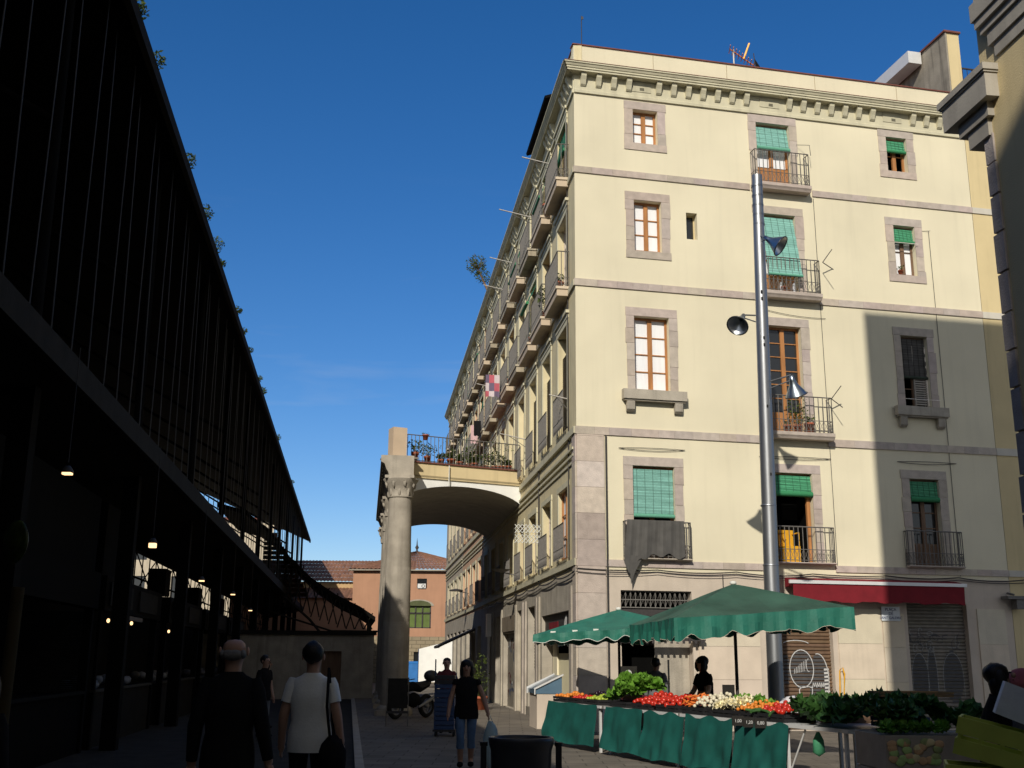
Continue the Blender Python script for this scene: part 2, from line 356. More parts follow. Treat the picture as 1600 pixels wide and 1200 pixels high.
def railing(a, b, z, dep, h=.92, y0=0., band=.26, step=.12):
    """wrought iron balcony rail: front and two sides with a lower scroll band"""
    m = B(); q = .008
    runs = [((a, y0-dep), (b, y0-dep))]
    if dep > .05: runs += [((a, y0), (a, y0-dep)), ((b, y0), (b, y0-dep))]
    for (xa, ya), (xb, yb) in runs:
        L = math.hypot(xb-xa, yb-ya); n = max(2, round(L/step))
        for zz, rr in ((z+h, .016), (z+.05, .010), (z+.05+band, .010)):
            m.tube([(xa, ya, zz), (xb, yb, zz)], rr, 4, smooth=False)
        for k in range(n+1):
            u = k/n; x = xa+(xb-xa)*u; y = ya+(yb-ya)*u
            m.box(x-q, x+q, y-q, y+q, z+.0, z+h)
        for k in range(n):
            u0, u1 = k/n, (k+1)/n; P = lambda u: (xa+(xb-xa)*u, ya+(yb-ya)*u)
            p, r_ = P(u0+.1/n), P(u1-.1/n)
            m.tube([(p[0], p[1], z+.07), ((p[0]+r_[0])/2, (p[1]+r_[1])/2, z+.05+band/2), (p[0], p[1], z+.03+band)], .006, 3, smooth=False)
            m.tube([(r_[0], r_[1], z+.07), ((p[0]+r_[0])/2, (p[1]+r_[1])/2, z+.05+band/2), (r_[0], r_[1], z+.03+band)], .006, 3, smooth=False)
    return m
def slab(a, b, z, dep, th=.17):
    m = B(); m.sweep([(-.001, z-th), (-dep*.9, z-th), (-dep, z-th*.72), (-dep-.03, z-th*.5), (-dep-.03, z), (-.001, z)], a, b, tg(.06)); return m
def leaves(m, c, rx, ry, rz, n, sz, seed=0, shell=.4):
    rnd = random.Random(seed); c = Vector(c)
    for _ in range(n):
        while True:
            p = Vector((rnd.uniform(-1, 1), rnd.uniform(-1, 1), rnd.uniform(-1, 1)))
            if p.length <= 1 and (mnoise.noise(p*2.2+Vector((seed, 0, seed))) > -.12): break
        q = c+Vector((p.x*rx, p.y*ry, p.z*rz))
        a = Vector((rnd.uniform(-1, 1), rnd.uniform(-1, 1), rnd.uniform(-.6, .6))).normalized(); b = a.orthogonal().normalized(); b.rotate(Matrix.Rotation(rnd.uniform(0, 6), 3, a))
        s = sz*rnd.uniform(.6, 1.4); k = rnd.uniform(.6, 1.35)
        m.face([q-a*s, q-b*s*.4, q+a*s, q+b*s*.4], (k, k, k*.8))
    return m
def pot(r, h, m=None, c=(0, 0, 0), tint=(1, 1, 1)):
    m = m or B(); m.lathe([(0, 0), (r*.7, 0), (r*.92, h*.82), (r*1.05, h*.82), (r*1.05, h), (r*.85, h), (r*.8, h*.85), (0, h*.85)], c, 12, tint); return m
def potted(loc, r, h, ph, pw, label, seed, group=None, n=60, leafm='leaf', sz=.04, cat='potted plant', potm='terra'):
    e = empty('potted_plant', loc, label, cat, group)
    pot(r, h).build('pot', potm, e)
    m = B()
    for k in range(5):
        t = k*1.3+seed; m.tube([(0, 0, h*.8), (math.cos(t)*pw*.4, math.sin(t)*pw*.4, h+ph*.6)], [.008, .003], 4, (.7, .6, .4))
    leaves(m, (0, 0, h+ph*.5), pw, pw, ph*.55, n, sz, seed); m.build('foliage', leafm, e)
    return e
exec_sections = []
# ================================================================== SETTING: ground
g = B(); g.face([(-400, -200, -.04), (400, -200, -.04), (400, 600, -.04), (-400, 600, -.04)]); tag(g.build('ground', 'asph'), None, None, kind='structure')
g = B(); p = [MP(.3, -30), MP(60, -30), MP(60, 130), MP(.3, 130)]
g.prism([(q.x, q.y) for q in p], -.039, 0.0); tag(g.build('pavement', 'pvmt'), None, None, kind='structure')
g = B(); p = [MP(.16, -30), MP(.298, -30), MP(.298, 130), MP(.16, 130)]
g.prism([(q.x, q.y) for q in p], -.038, 0.012, (1, 1, 1)); tag(g.build('kerb', 'stone_g'), None, None, kind='structure')

# ================================================================== corner building
cb = empty('corner_building', C, 'cream five storey corner building with pinkish stone window surrounds and bracketed cornice', 'building')
zF5, zF4, zF3, zF2 = 13.78, 10.75, 7.08, 3.85
FO = {  # opening: x0,x1,z0,z1
 'A5': (1.59, 2.27, 14.66, 15.62), 'B5': (5.06, 6.02, 13.82, 15.66), 'C5': (8.93, 9.55, 14.67, 15.68),
 'A4': (1.57, 2.31, 11.68, 13.06), 'sm': (2.99, 3.29, 12.12, 12.85), 'B4': (5.08, 6.05, 10.82, 13.04), 'C4': (8.94, 9.57, 11.66, 13.07),
 'A3': (1.51, 2.43, 8.02, 9.94), 'B3': (5.12, 6.03, 7.14, 9.96), 'C3': (8.89, 9.66, 8.02, 9.96),
 'A2': (1.40, 2.46, 3.93, 6.15), 'B2': (5.08, 6.10, 3.93, 6.14), 'C2': (8.81, 9.64, 3.93, 6.14),
 'D1': (1.05, 2.81, .02, 3.18), 'D2': (4.79, 6.41, .02, 2.95), 'D3': (8.46, 10.13, .02, 3.01)}
F_END = 12.6
up = [v for k, v in FO.items() if k[0] in 'ABCs']; dn = [v for k, v in FO.items() if k[0] == 'D']
facade(0, 11.42, 3.62, 15.92, up).build('front_wall', 'stucco', cb, rot=RF)
facade(11.43, F_END+3, 0, 15.92, []).build('end_wall', 'stucco_b', cb, rot=RF)
facade(0, 11.42, 0, 3.619, dn).build('ground_floor_wall', 'stone_p', cb, rot=RF)
def cornice(x0, x1, x0f=None, x1f=None, mods=None, swap=False):
    m = B(); e0 = x0 if x0f is None else x0f; e1 = x1 if x1f is None else x1f
    m.sweep([(0, 15.9), (-.05, 15.9), (-.05, 15.98), (-.03, 16.0), (-.03, 16.42), (0, 16.42)], x0, x1)
    lv = [(-.24, 16.42), (-.24, 16.465), (-.265, 16.475), (-.265, 16.52), (-.285, 16.53), (-.31, 16.58), (-.335, 16.595), (-.335, 16.63), (0, 16.65)]
    n = len(lv)
    def off(y): return (e0-(-y if swap != 'L' else 0), e1)
    vs = []; 
    for y, z in [(0, 16.42)]+lv: vs.append((e0+(y if x0f is not None else 0), y, z))
    for y, z in [(0, 16.42)]+lv: vs.append((e1-(y if x1f is not None else 0), y, z))
    n = len(lv)+1
    m.mesh(vs, [(i, (i+1) % n, n+(i+1) % n, n+i) for i in range(n)])
    return m
cornice(0, F_END+3, x0f=0).build('cornice', 'cornice', cb, rot=RF)
md = B()
BRK = None; BPAR = [cb, (0, 0, 0), RF]; x = .23; blk = [1.85, 5.52, 9.2]
def modil(m, x):
    global BRK
    if BRK is None:
        q = B(); q.sweep([(-.031, 16.10), (-.05, 16.09), (-.09, 16.13), (-.13, 16.24), (-.175, 16.33), (-.185, 16.415), (-.031, 16.415)], -.068, .068); BRK = q.build('bracket', 'cornice', BPAR[0], BPAR[1], RF); BRK.location = Vector(BPAR[1])+Matrix.Rotation(BPAR[2], 3, 'Z') @ Vector((x, 0, 0)); return
    c_ = BRK.copy(); col.objects.link(c_); c_.parent = BPAR[0]; c_.rotation_euler = (0, 0, BPAR[2]); c_.location = Vector(BPAR[1])+Matrix.Rotation(BPAR[2], 3, 'Z') @ Vector((x, 0, 0))
while x < F_END+2.5:
    if not any(abs(x-b_) < .33 for b_ in blk): modil(md, x)
    x += .415
for b_ in blk: md = B(); md.box(b_-.32, b_+.25, -.045, -.031, 16.12, 16.40, (.9, .9, .9)); md.box(b_-.06, b_+.06, -.05, -.046, 16.16, 16.24, (.25, .25, .25)); md.build('vent_panel', 'cornice', cb, rot=RF)
pr = B(); pr.box(0.0, F_END+3, .02, .22, 16.64, 17.30)
for x in (2.2, 4.3, 6.9, 9.4): pr.box(x, x+.012, .012, .019, 16.68, 17.28, (.55, .5, .45))
pr.build('parapet', 'stucco', cb, rot=RF)
cpn = B(); cpn.box(-.03, F_END+3.05, -.01, .25, 17.301, 17.335); cpn.sweep([(-.345, 16.632), (-.345, 16.645), (.019, 16.67), (.019, 16.652)], -.335, F_END+3); cpn.build('coping', 'coping', cb, rot=RF)
def band(x0, x1, z0, z1, pr=.035, gap=None):
    m = B(); x = x0
    while x < x1-.01:
        l = min(random.uniform(.35, .75), x1-x)
        if x1-x-l < .2: l = x1-x
        m.box(x+.002, x+l-.002, -pr, -.0005, z0, z1, tg(.09)); x += l
    return m
for z0, z1 in ((13.66, 13.83), (10.62, 10.80), (6.86, 7.05), (3.72, 3.88)):
    for xa, xb in ((-.035, 4.80), (6.60, 11.42)):
        band(xa, xb, z0, z1).build('string_course', 'stone', cb, rot=RF)
    m = B(); m.box(11.43, F_END+3, -.03, -.0005, z0, z1, (1.05, 1.15, 1.2)); m.build('string_course', 'stone_p', cb, rot=RF)
# corner quoin of large blocks below the third floor string
qn = B(); z = .0
while z < 6.855:
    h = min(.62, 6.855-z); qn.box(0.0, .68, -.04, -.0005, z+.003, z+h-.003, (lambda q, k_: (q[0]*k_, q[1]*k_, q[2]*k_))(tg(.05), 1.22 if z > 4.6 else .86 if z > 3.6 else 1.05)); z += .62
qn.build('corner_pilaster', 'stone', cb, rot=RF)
dp = B(); dp.tube([(.725, -.045, 0.1), (.725, -.045, 6.85)], .022, 6); dp.build('drainpipe', 'iron', cb, rot=RF)
# wall cables
cbm = B()
def sag(m, p, q, s, r=.007, n=10):
    p, q = Vector(p), Vector(q); m.tube([p.lerp(q, k/n)-Vector((0, 0, s*4*(k/n)*(1-k/n))) for k in range(n+1)], r, 4)
for k in range(6): sag(cbm, (-.05+k*2.0, -.06, 3.66), (1.95+k*2.0, -.06, 3.66), .03+.02*(k % 3), .014); sag(cbm, (-.05+k*2.0, -.07, 3.58+.02*(k % 2)), (1.95+k*2.0, -.07, 3.60-.02*(k % 2)), .05, .010)
for x, z in ((6.62, 13.6), (10.0, 13.0)):
    cbm.tube([(x, -.02, z), (x+.02, -.02, 8), (x+.03, -.02, 3.7)], .008, 4)
for a, b, z in ((1.05, 2.75, 6.56), (4.7, 6.65, 6.52), (8.5, 10.2, 6.56)):
    sag(cbm, (a, -.03, z), (b, -.03, z+.02), .05, .007); sag(cbm, (a, -.03, z), (b, -.03, z+.02), -.02, .007)
cbm.tube([(3.6, -.05, 3.6), (3.6, -.05, 2.7), (3.1, -.04, 2.72)], .012, 4)
sag(cbm, (4.9, -.03, 10.4), (6.75, -.03, 10.25), .06)
cbm.build('wall_cable', 'iron', cb, rot=RF)
def win_f(key, rows, kind='curtain', lower=0., bot=.2, wl=.22, top=.22, blinds=None, sill=False, frame=True, wood='wood'):
    a, b, c, d = FO[key]
    s = surround(a, b, c, d, wl, top, bot).build('window', 'stone', cb, rot=RF)
    s.name = 'window'
    if frame: casement(a+.002, b-.002, c+.002, d-.002, rows, lower=lower).build('frame', wood, s)
    if kind == 'curtain': pane(a, b, c, d, .19).build('pane', 'curtain', s)
    elif kind == 'glass': pane(a, b, c, d, .19).build('pane', 'glass', s)
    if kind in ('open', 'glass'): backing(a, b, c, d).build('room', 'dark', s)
    if blinds:
        for bl in blinds: blind(a+.02, b-.02, *bl[:4], roll=bl[4]).build('blind', bl[5], s)
    if sill:
        m = B(); m.box(a-.36, b+.36, -.20, -.03, c-.25, c-.01); m.box(a-.33, b+.33, -.16, -.031, c-.29, c-.251, (.8, .8, .8))
        for x in (a-.26, b+.06): m.sweep([(-.03, c-.52), (-.06, c-.56), (-.13, c-.50), (-.15, c-.29), (-.03, c-.29)], x, x+.2, (.95, .95, .95))
        m.build('sill', 'stone_g', s)
    return s
win_f('A5', 3); win_f('A4', 3); win_f('A3', 4, bot=0, wl=.2, sill=True)
win_f('A2', 4, 'open', bot=0, blinds=[(6.08, 4.95, .06, .05, .05, 'blind_t')])
win_f('B5', 1, 'curtain', lower=.55, bot=0, wl=.2, blinds=[(15.6, 14.92, .10, -.02, .06, 'blind_t')])
win_f('C5', 2, 'open', blinds=[(15.62, 15.28, .08, .04, .05, 'blind_g')])
win_f('B4', 4, 'curtain', lower=.5, bot=0, blinds=[(12.98, 11.26, .08, -.30, .035, 'blind_t')])
win_f('C4', 2, 'curtain', wood='wood_o', blinds=[(13.0, 12.62, .08, .04, .05, 'blind_g')])
win_f('B3', 6, 'glass', lower=.5, bot=0)
s = win_f('C3', 4, 'open', bot=0, wl=.2, sill=True, wood='wood_o', blinds=[(9.9, 8.85, .10, .08, .04, 'tarp')])
m = B()
for k in range(26): m.box(9.28, 9.62, .10, .13, 8.12+k*.062, 8.16+k*.062)
m.box(9.25, 9.28, .09, .14, 8.1, 9.72); m.box(9.62, 9.65, .09, .14, 8.1, 9.72, (3, 3, 3)); m.build('shutter', 'shut', s)
win_f('B2', 3, 'open', bot=0, frame=False, blinds=[(6.08, 5.62, .05, 0, .07, 'blind_g')])
m = B(); m.box(5.99, 6.08, .12, .20, 3.95, 6.1); m.build('door_leaf', 'wood', cb, rot=RF)
win_f('C2', 4, 'glass', bot=0, wood='wood_o', lower=.5, blinds=[(6.08, 5.62, .05, .02, .07, 'blind_g')])
a, b, c, d = FO['sm']; m = casement(a, b, c, d, 1, y=.2); m = B(); t = .03
m.box(a, a+t, .2, .24, c, d); m.box(b-t, b, .2, .24, c, d); m.box(a+t, b-t, .2, .24, d-t, d); m.box(a+t, b-t, .2, .24, c, c+t)
w_ = m.build('window', 'stucco_b', cb, rot=RF); pane(a, b, c, d, .23).build('pane', 'glass', w_)
# front balconies
for (a, b, z) in ((4.84, 6.44, 13.82), (4.84, 6.56, 10.82), (4.78, 6.66, 7.14)):
    s = slab(a, b, z, .28).build('balcony', 'stone', cb, rot=RF); railing(a+.03, b-.03, z, .26).build('railing', 'iron_g', s)
for (a, b, z) in ((1.12, 2.80, 3.93), (4.84, 6.55, 3.93), (8.53, 10.1, 3.93)):
    s = slab(a, b, z, .16, .05).build('balcony', 'stone', cb, rot=RF); railing(a+.02, b-.02, z, .15, h=.86).build('railing', 'iron_g', s)
# clothes line arms on balconies
m = B()
for z in (8.06, 11.72):
    for q in (1, -1): m.tube([(6.63, -.28, z-.02), (6.80, -.5, z+q*.28)], .012, 4)
m.tube([(6.2, -.05, 15.1), (6.45, -.3, 15.0), (6.47, -.3, 14.7)], .008, 4)
m.build('line_bracket', 'iron', cb, rot=RF)
m = B(); m.tube([(8.85, -.10, 8.22), (9.85, -.10, 8.22)], .008, 4, (6, 6, 6)); m.tube([(8.9, -.08, 12.55), (9.62, -.08, 12.55)], .01, 4, (5, 5, 5)); m.tube([(10.05, -.03, 13.0), (9.57, .0, 12.95)], .006, 4); m.build('clothes_rail', 'iron_g', cb, rot=RF)
# ground floor shops
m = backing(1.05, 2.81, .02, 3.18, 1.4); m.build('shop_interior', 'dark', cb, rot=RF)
m = B(); m.box(1.95, 2.80, .25, .29, .02, 2.5); m.build('shop_door', 'stone_g', cb, rot=RF)
m = B()
n = 14
for k in range(n):
    x = 1.07+(1.72)*k/n; x2 = 1.07+1.72*(k+1)/n; xm = (x+x2)/2
    m.tube([(x, .08, 3.15), (xm, .08, 2.97), (x2, .08, 3.15)], .010, 3); m.tube([(x, .08, 2.80), (xm, .08, 2.97), (x2, .08, 2.80)], .010, 3)
    m.box(x-.008, x+.008, .07, .09, 2.78, 3.17)
for z in (2.79, 2.97, 3.16): m.box(1.06, 2.80, .065, .095, z-.012, z+.012)
m.build('window_grille', 'iron_g', cb, rot=RF)
m = B(); m.box(1.05, 2.81, .05, .25, 2.60, 2.75); m.build('transom', 'iron', cb, rot=RF)
m = B(); m.box(.95, 3.05, -.2, -.05, 2.03, 2.10); 
for k in range(14): m.box(.97+k*.15, 1.03+k*.15, -.215, -.201, 1.97, 2.15)
m.build('shop_canopy', 'iron', cb, rot=RF)
for a, b, t0, t1 in ((2.95, 4.50, .4, 2.68), (6.55, 7.72, .35, 2.85), (7.76, 8.35, .3, 2.75), (10.4, 11.2, .3, 2.9)):
    m = B(); k = (1.15, 1.15, 1.1)
    for zz in range(3):
        h = (t1-t0)/3; m.box(a, b, -.03, -.0005, t0+h*zz+.003, t0+h*(zz+1)-.003, tuple(q*random.uniform(.97, 1.03) for q in k))
    m.build('stone_panel', 'stone_p', cb, rot=RF)
def roller(a, b, c, d, y, mat, name='roller_shutter'):
    m = B(); n = int((d-c)/.085)
    for k in range(n):
        z = c+(d-c)*k/n; h = (d-c)/n
        m.sweep([(y+.02, z), (y-.012, z+h*.3), (y-.012, z+h*.7), (y+.02, z+h)], a, b, tg(.12))
    return m
for key, mat in (('D2', 'shutter'), ('D3', 'shutter_g')):
    a, b, c, d = FO[key]
    s = roller(a, b, c, d, .16, mat).build('roller_shutter', mat, cb, rot=RF)
    def stroke(m, pts, wd, mats=None, y=.14):
        n_ = len(pts)
        for i in range(n_-1):
            p, q = Vector((pts[i][0], 0, pts[i][1])), Vector((pts[i+1][0], 0, pts[i+1][1])); dd = (q-p)
            if dd.length < 1e-6: continue
            nn = Vector((-dd.z, 0, dd.x)).normalized()*wd/2
            m.face([(p.x-nn.x, y, p.z-nn.z), (q.x-nn.x, y, q.z-nn.z), (q.x+nn.x, y, q.z+nn.z), (p.x+nn.x, y, p.z+nn.z)])
    def arc(cx, cz, rx, rz, a0, a1, n=18): return [(cx+rx*math.cos(R(a0+(a1-a0)*k/n)), cz+rz*math.sin(R(a0+(a1-a0)*k/n))) for k in range(n+1)]
    dk = B(); wt = B()
    n_sl = int((d-c)/.085); hh = (d-c)/n_sl
    def gfill(m, cx, cz, rx, rz, y=.1445):
        for k in range(n_sl):
            z0, z1 = c+hh*(k+.16), c+hh*(k+.84); u = (.5*(z0+z1)-cz)/rz
            if abs(u) < .98: q = rx*math.sqrt(1-u*u); m.face([(cx-q, y, z0), (cx+q, y, z0), (cx+q, y, z1), (cx-q, y, z1)])
    if key == 'D2':
        gfill(dk, 5.62, 1.42, .32, .45); gfill(dk, 5.20, 1.40, .14, .36, .1452); gfill(dk, 6.05, 1.15, .26, .60, .1456)
        stroke(wt, arc(5.62, 1.42, .31, .44, 0, 360, 24), .022); stroke(wt, arc(5.70, .92, .17, .26, 175, 380), .02); stroke(wt, [(5.53, .94), (5.62, 1.0), (5.80, 1.0), (5.87, .97)], .02)
        for k in range(7): stroke(wt, [(5.42+k*.045, 1.30+.01*k), (5.44+k*.048, 1.42+.035*k)], .012)
        stroke(wt, arc(5.80, 1.50, .055, .15, 70, 290, 10), .014)
        stroke(wt, arc(6.05, 1.15, .27, .62, -60, 100), .022)
        for k in range(9): stroke(wt, [(6.20, .72+k*.085), (6.33, .73+k*.085)], .045)
        for k in range(6): stroke(wt, [(5.88+.055*k, .98+.02*(k % 2)), (5.90+.055*k, 1.10), (5.93+.055*k, 1.0)], .016)
        for k in range(7): stroke(wt, [(5.5+.06*k, .62+.02*(k % 2)), (5.53+.06*k, .74)], .02)
        stroke(wt, arc(4.95, 1.3, .10, .4, -90, 90), .03); stroke(wt, arc(5.5, 1.98, .35, .10, 20, 160), .018)
    else:
        for cx, rx, zt in ((8.79, .22, 1.80), (9.13, .13, 1.95), (9.70, .28, 1.82)):
            gfill(dk, cx, 1.25, rx, zt-1.25+.05); stroke(wt, [(cx-rx, .75)]+arc(cx, 1.25, rx, zt-1.25, 180, 0)+[(cx+rx, .75)], .016)
        rg = random.Random(8)
        for k in range(26):
            cx = 8.56+rg.random()*1.4; cz = 2.05+rg.uniform(-.16, .28); stroke(dk if k % 3 else wt, arc(cx, cz, rg.uniform(.04, .14), rg.uniform(.04, .14), rg.uniform(0, 180), rg.uniform(200, 420), 8), .016, y=.1425)
    dk.build('graffiti_fill', 'grafk', s); wt.build('graffiti_line', 'graf' if key == 'D2' else 'graf_d', s)
# ---- side facade (local x = -t)
P_ = 2.6; T0 = 1.10; OW = 1.36
ROWS = [(13.86, 15.66), (10.85, 13.0), (7.25, 9.92), (4.0, 5.75)]
def lops(i0, i1, gf=True):
    o = []
    for i in range(i0, i1):
        t = T0+P_*i
        for c, d in ROWS: o.append((-(t+OW), -t, c, d))
    return o
gops = [(-5.35, -1.03, .05, 2.75), (-8.0, -6.35, .02, 3.1), (-10.4, -9.2, .02, 3.1), (-14.0, -10.85, .02, 2.45), (-16.4, -14.8, .02, 3.1), (-19.4, -17.6, .02, 2.9)]
def side_block(root, i0, i1, t0, t1, matw, gm, first=False, gop=None):
    gop = gop if gop is not None else [(-(T0+P_*i+OW+.2), -(T0+P_*i-.1), .02, 2.95) for i in range(i0, i1)]
    base = dict(loc=tuple(C-root.location), rot=RL)
    facade(-t1, -t0, 3.62, 15.92, lops(i0, i1)).build('side_wall', matw, root, **base)
    facade(-t1, -t0, 0, 3.619, gop).build('ground_floor_wall', gm, root, **base)
    cornice(-t1, -t0, x1f=(-t0 if first else None)).build('cornice', 'cornice', root, **base)
    md = B(); BPAR[:] = [root, base['loc'], RL]
    for i in range(i0, i1+1):
        for k in range(4):
            x = -(T0+P_*i-1.0+.36*k)-.1
            if -t1 < x < -t0-.05: modil(md, x)
        x = -(T0+P_*i+OW/2); 
        if x > -t1+.7: md = B(); md.box(x-.5, x+.5, -.045, -.031, 16.08, 16.40, (.9, .9, .9)); md.build('vent_panel', 'cornice', root, **base)
    m = B(); m.box(-t1, -t0-(.02 if first else 0), .02, .22, 16.64, 17.30); m.build('parapet', matw, root, **base)
    m = B(); m.box(-t1, -t0-(.05 if first else 0), -.01, .25, 17.301, 17.335); m.build('coping', 'coping', root, **base)
    m = B()
    for z0, z1, o in ((13.66, 13.80, .05), (10.62, 10.78, .05), (6.88, 7.05, .07), (3.74, 3.90, .06)): m.box(-t1, -t0, -o, -.0005, z0, z1, (.95, .95, .95))
    for z0, z1, o in ((6.52, 6.58, .07), (6.36, 6.42, .05), (6.20, 6.26, .035)): m.box(-t1, -t0-.2, -o, -.0005, z0, z1)
    m.build('string_course', 'cornice', root, **base)
    rnd = random.Random(i0+3)
    for i in range(i0, i1):
        t = T0+P_*i; a, b = -(t+OW), -t
        for r_, (c, d) in enumerate(ROWS):
            lab = None
            m = B()
            for xa, xb in ((a-.16, a-.001), (b+.001, b+.16)): m.box(xa, xb, -.03, -.0005, c, d+.0, (1.02, 1.02, 1.0))
            m.box(a-.18, b+.18, -.035, -.0005, d+.001, d+.14, (1.02, 1.02, 1.0))
            if r_ < 3: m.box(a-.24, b+.24, -.09, -.0005, d+.26, d+.34); m.box(a-.2, b+.2, -.05, -.0005, d+.141, d+.259)
            s = m.build('window', 'cornice', root, **base)
            kind = rnd.random()
            if r_ == 2 and i < 3:
                q = B(); nsl = 40
                for k in range(nsl):
                    z = c+.05+(d-.6-c)*k/nsl; q.sweep([(.16, z), (.10, z+.03), (.12, z+.055), (.17, z+.05)], a+.02, b-.02, tg(.08))
                q.build('shutter', 'shut', s)
            elif r_ == 3 and i == 0:
                pane(a, b, c, d, .12).build('pane', 'curtain', s); casement(a, b, c, d, 3, y=.07).build('frame', 'wood', s)
            elif r_ in (0, 1) and kind < .55:
                bot = c+(d-c)*rnd.uniform(.3, .75); blind(a+.04, b-.04, d-.03, bot, .06, -.05 if rnd.random() < .6 else -.3, .05).build('blind', 'blind_t' if kind < .2 else 'blind_g', s)
                casement(a, b, c, d, 3, lower=.5).build('frame', 'wood_o' if kind < .3 else 'white', s)
            elif kind < .8:
                casement(a, b, c, d, 3, lower=.5).build('frame', 'stone_p', s)
            else:
                casement(a, b, c, d, 3, lower=.4).build('frame', 'wood', s)
            pane(a, b, c, d, .24).build('pane', 'glass' if not (kind > .62 and kind < .8) else 'curtain', s)
            if r_ < 2:
                dep = .34; s2 = cp_sl(a, b, c, dep).build('balcony', 'stone_p' if rnd.random() < .7 else 'stone_g', root, **base)
                railing(a-.31, b+.31, c, dep-.03, h=.95, step=.11, band=.2).build('railing', 'iron_g', s2)
            else:
                railing(a-.04, b+.04, c, .04, h=.95 if r_ == 2 else .85, y0=-.10, step=.11, band=.2).build('railing', 'iron_g', s)
    for (a, b, c, d) in gop:
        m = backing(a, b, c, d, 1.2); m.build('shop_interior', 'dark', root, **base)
def cp_sl(a, b, z, dep):
    m = B(); m.box(a-.34, b+.34, -dep-.02, -.001, z-.07, z, (1.1, 1.08, 1)); m.box(a-.31, b+.31, -dep+.01, -.001, z-.25, z-.071, (1.0, .95, .85)); return m
side_block(cb, 0, 8, 0.0, 20.95, 'stucco_l', 'stone_g', True, gops)
LB = dict(loc=(0, 0, 0), rot=RL)
# side ground floor joinery
m = B(); m.box(-5.3, -1.08, .35, .39, .05, 1.75, (1.1, 1.1, 1)); m.box(-5.3, -4.6, .3, .345, .05, 2.0); m.build('shop_back_panel', 'stucco', cb, **LB)
m = B(); m.box(-5.35, -1.03, .1, .16, 2.0, 2.74); m.build('shop_sign_panel', 'iron', cb, **LB)
m = B(); m.box(-3.2, -4.6, .085, .098, 2.15, 2.55); m.build('red_panel', 'redcan', cb, **LB)
m = B(); 
for q in (0, .12, .22): m.tube([(-2.0-q, .08, 2.1), (-1.95-q, .08, 2.4+q*.4), (-1.85-q*.6, .08, 2.66)], .01, 4)
m.build('sign_line', 'graf', cb, **LB)
for i, (mt, op, y) in enumerate((('shutter_g', gops[1], .2), ('stucco', gops[2], .1), ('shutter', gops[4], .25))):
    a, b, c, d = op
    if mt == 'stucco': m = B(); m.box(a, b, y, y+.05, c, d-.1); m.build('cream_door_jamb', 'stucco', cb, **LB)
    else: roller(a, b, c+(1.3 if i == 0 else 1.9), d, y, mt).build('roller_shutter', mt, cb, **LB)
m = B()
a, b, c, d = gops[3]
for k in range(2):
    xa = a+(b-a)*k/2; xb = a+(b-a)*(k+1)/2; m.box(xa+.02, xb-.02, .15, .2, c, d)
s = m.build('double_door', 'shutter_g', cb, **LB)
rnd = random.Random(4)
for mt, nn in (('plast_b', 9), ('maroon', 7), ('graf', 9)):
    m = B()
    for k in range(nn):
        x = rnd.uniform(a+.2, b-.3); z = rnd.uniform(.3, 2.2); stroke(m, arc(x, z, rnd.uniform(.1, .3), rnd.uniform(.06, .2), rnd.uniform(0, 180), rnd.uniform(200, 400), 8), rnd.uniform(.03, .1), y=.147-.001*nn)
    m.build('graffiti_paint', mt, s)
m = B(); m.box(-14.1, -10.7, -.05, -.001, 2.5, 3.0, (.5, .45, .4)); m.build('shop_lintel', 'stone_g', cb, **LB)
for t in (.6, 5.6, 6.03, 8.3, 8.9, 10.5, 14.3, 17.0): m = B(); m.box(-t-.28, -t, -.05, -.0005, 0, 3.3, tg(.12)); m.build('pilaster', 'stone_g', cb, **LB)
m = B(); m.box(-8, -.02, -.06, -.0005, 0, .25, (.6, .6, .6)); m.build('plinth', 'stone_g', cb, **LB)
m = B(); qz = 0.
while qz < 6.85: m.box(-.42, 0.0, -.04, -.0005, qz+.003, min(qz+.617, 6.85), tg(.07)); qz += .62
m.build('corner_pilaster', 'stone', cb, **LB)
m = B()
for k in range(8): sag(m, (-2.6*k, -.08, 3.60), (-2.6*(k+1), -.08, 3.6), .07, .018); sag(m, (-2.6*k, -.09, 3.68), (-2.6*(k+1), -.09, 3.62), .03, .012)
m.tube([(-.9, -.03, 15.5), (-.9, -.03, 3.7)], .015, 4); m.tube([(-5.7, -.03, 6.9), (-5.7, -.03, 3.7)], .02, 5)
m.build('wall_cable', 'iron', cb, **LB)
# roof and back walls of the corner building
p = [FP(0, -.2), FP(F_END+3, -.2), FP(F_END+3, -.2)+dL*20.9, LP(20.95, -.2)]
m = B(); m.prism([((q-C).x, (q-C).y) for q in p], 16.45, 16.63); m.build('roof', 'coping', cb)
m = B(); q0, q1, q2 = [q-C for q in (FP(F_END+3, -.05), FP(F_END+3, -.05)+dL*20.9, LP(20.95, -.05))]
m.face([(q0.x, q0.y, 0), (q1.x, q1.y, 0), (q1.x, q1.y, 17), (q0.x, q0.y, 17)]); m.face([(q1.x, q1.y, 0), (q2.x, q2.y, 0), (q2.x, q2.y, 17), (q1.x, q1.y, 17)]); m.build('back_wall', 'stucco_b', cb)
# roof storey seen over the side cornice
m = B(); m.box(-8.0, -4.6, .9, 4, 16.8, 18.2); s = m.build('attic_room', 'stucco_l', cb, **LB)
m = B(); m.sweep([(-.05, 18.05), (2.6, 19.0), (5, 18.2), (5, 18.28), (2.6, 19.1), (-.08, 18.13)], -8.3, -4.3); m.build('attic_roof', 'mroof', s)

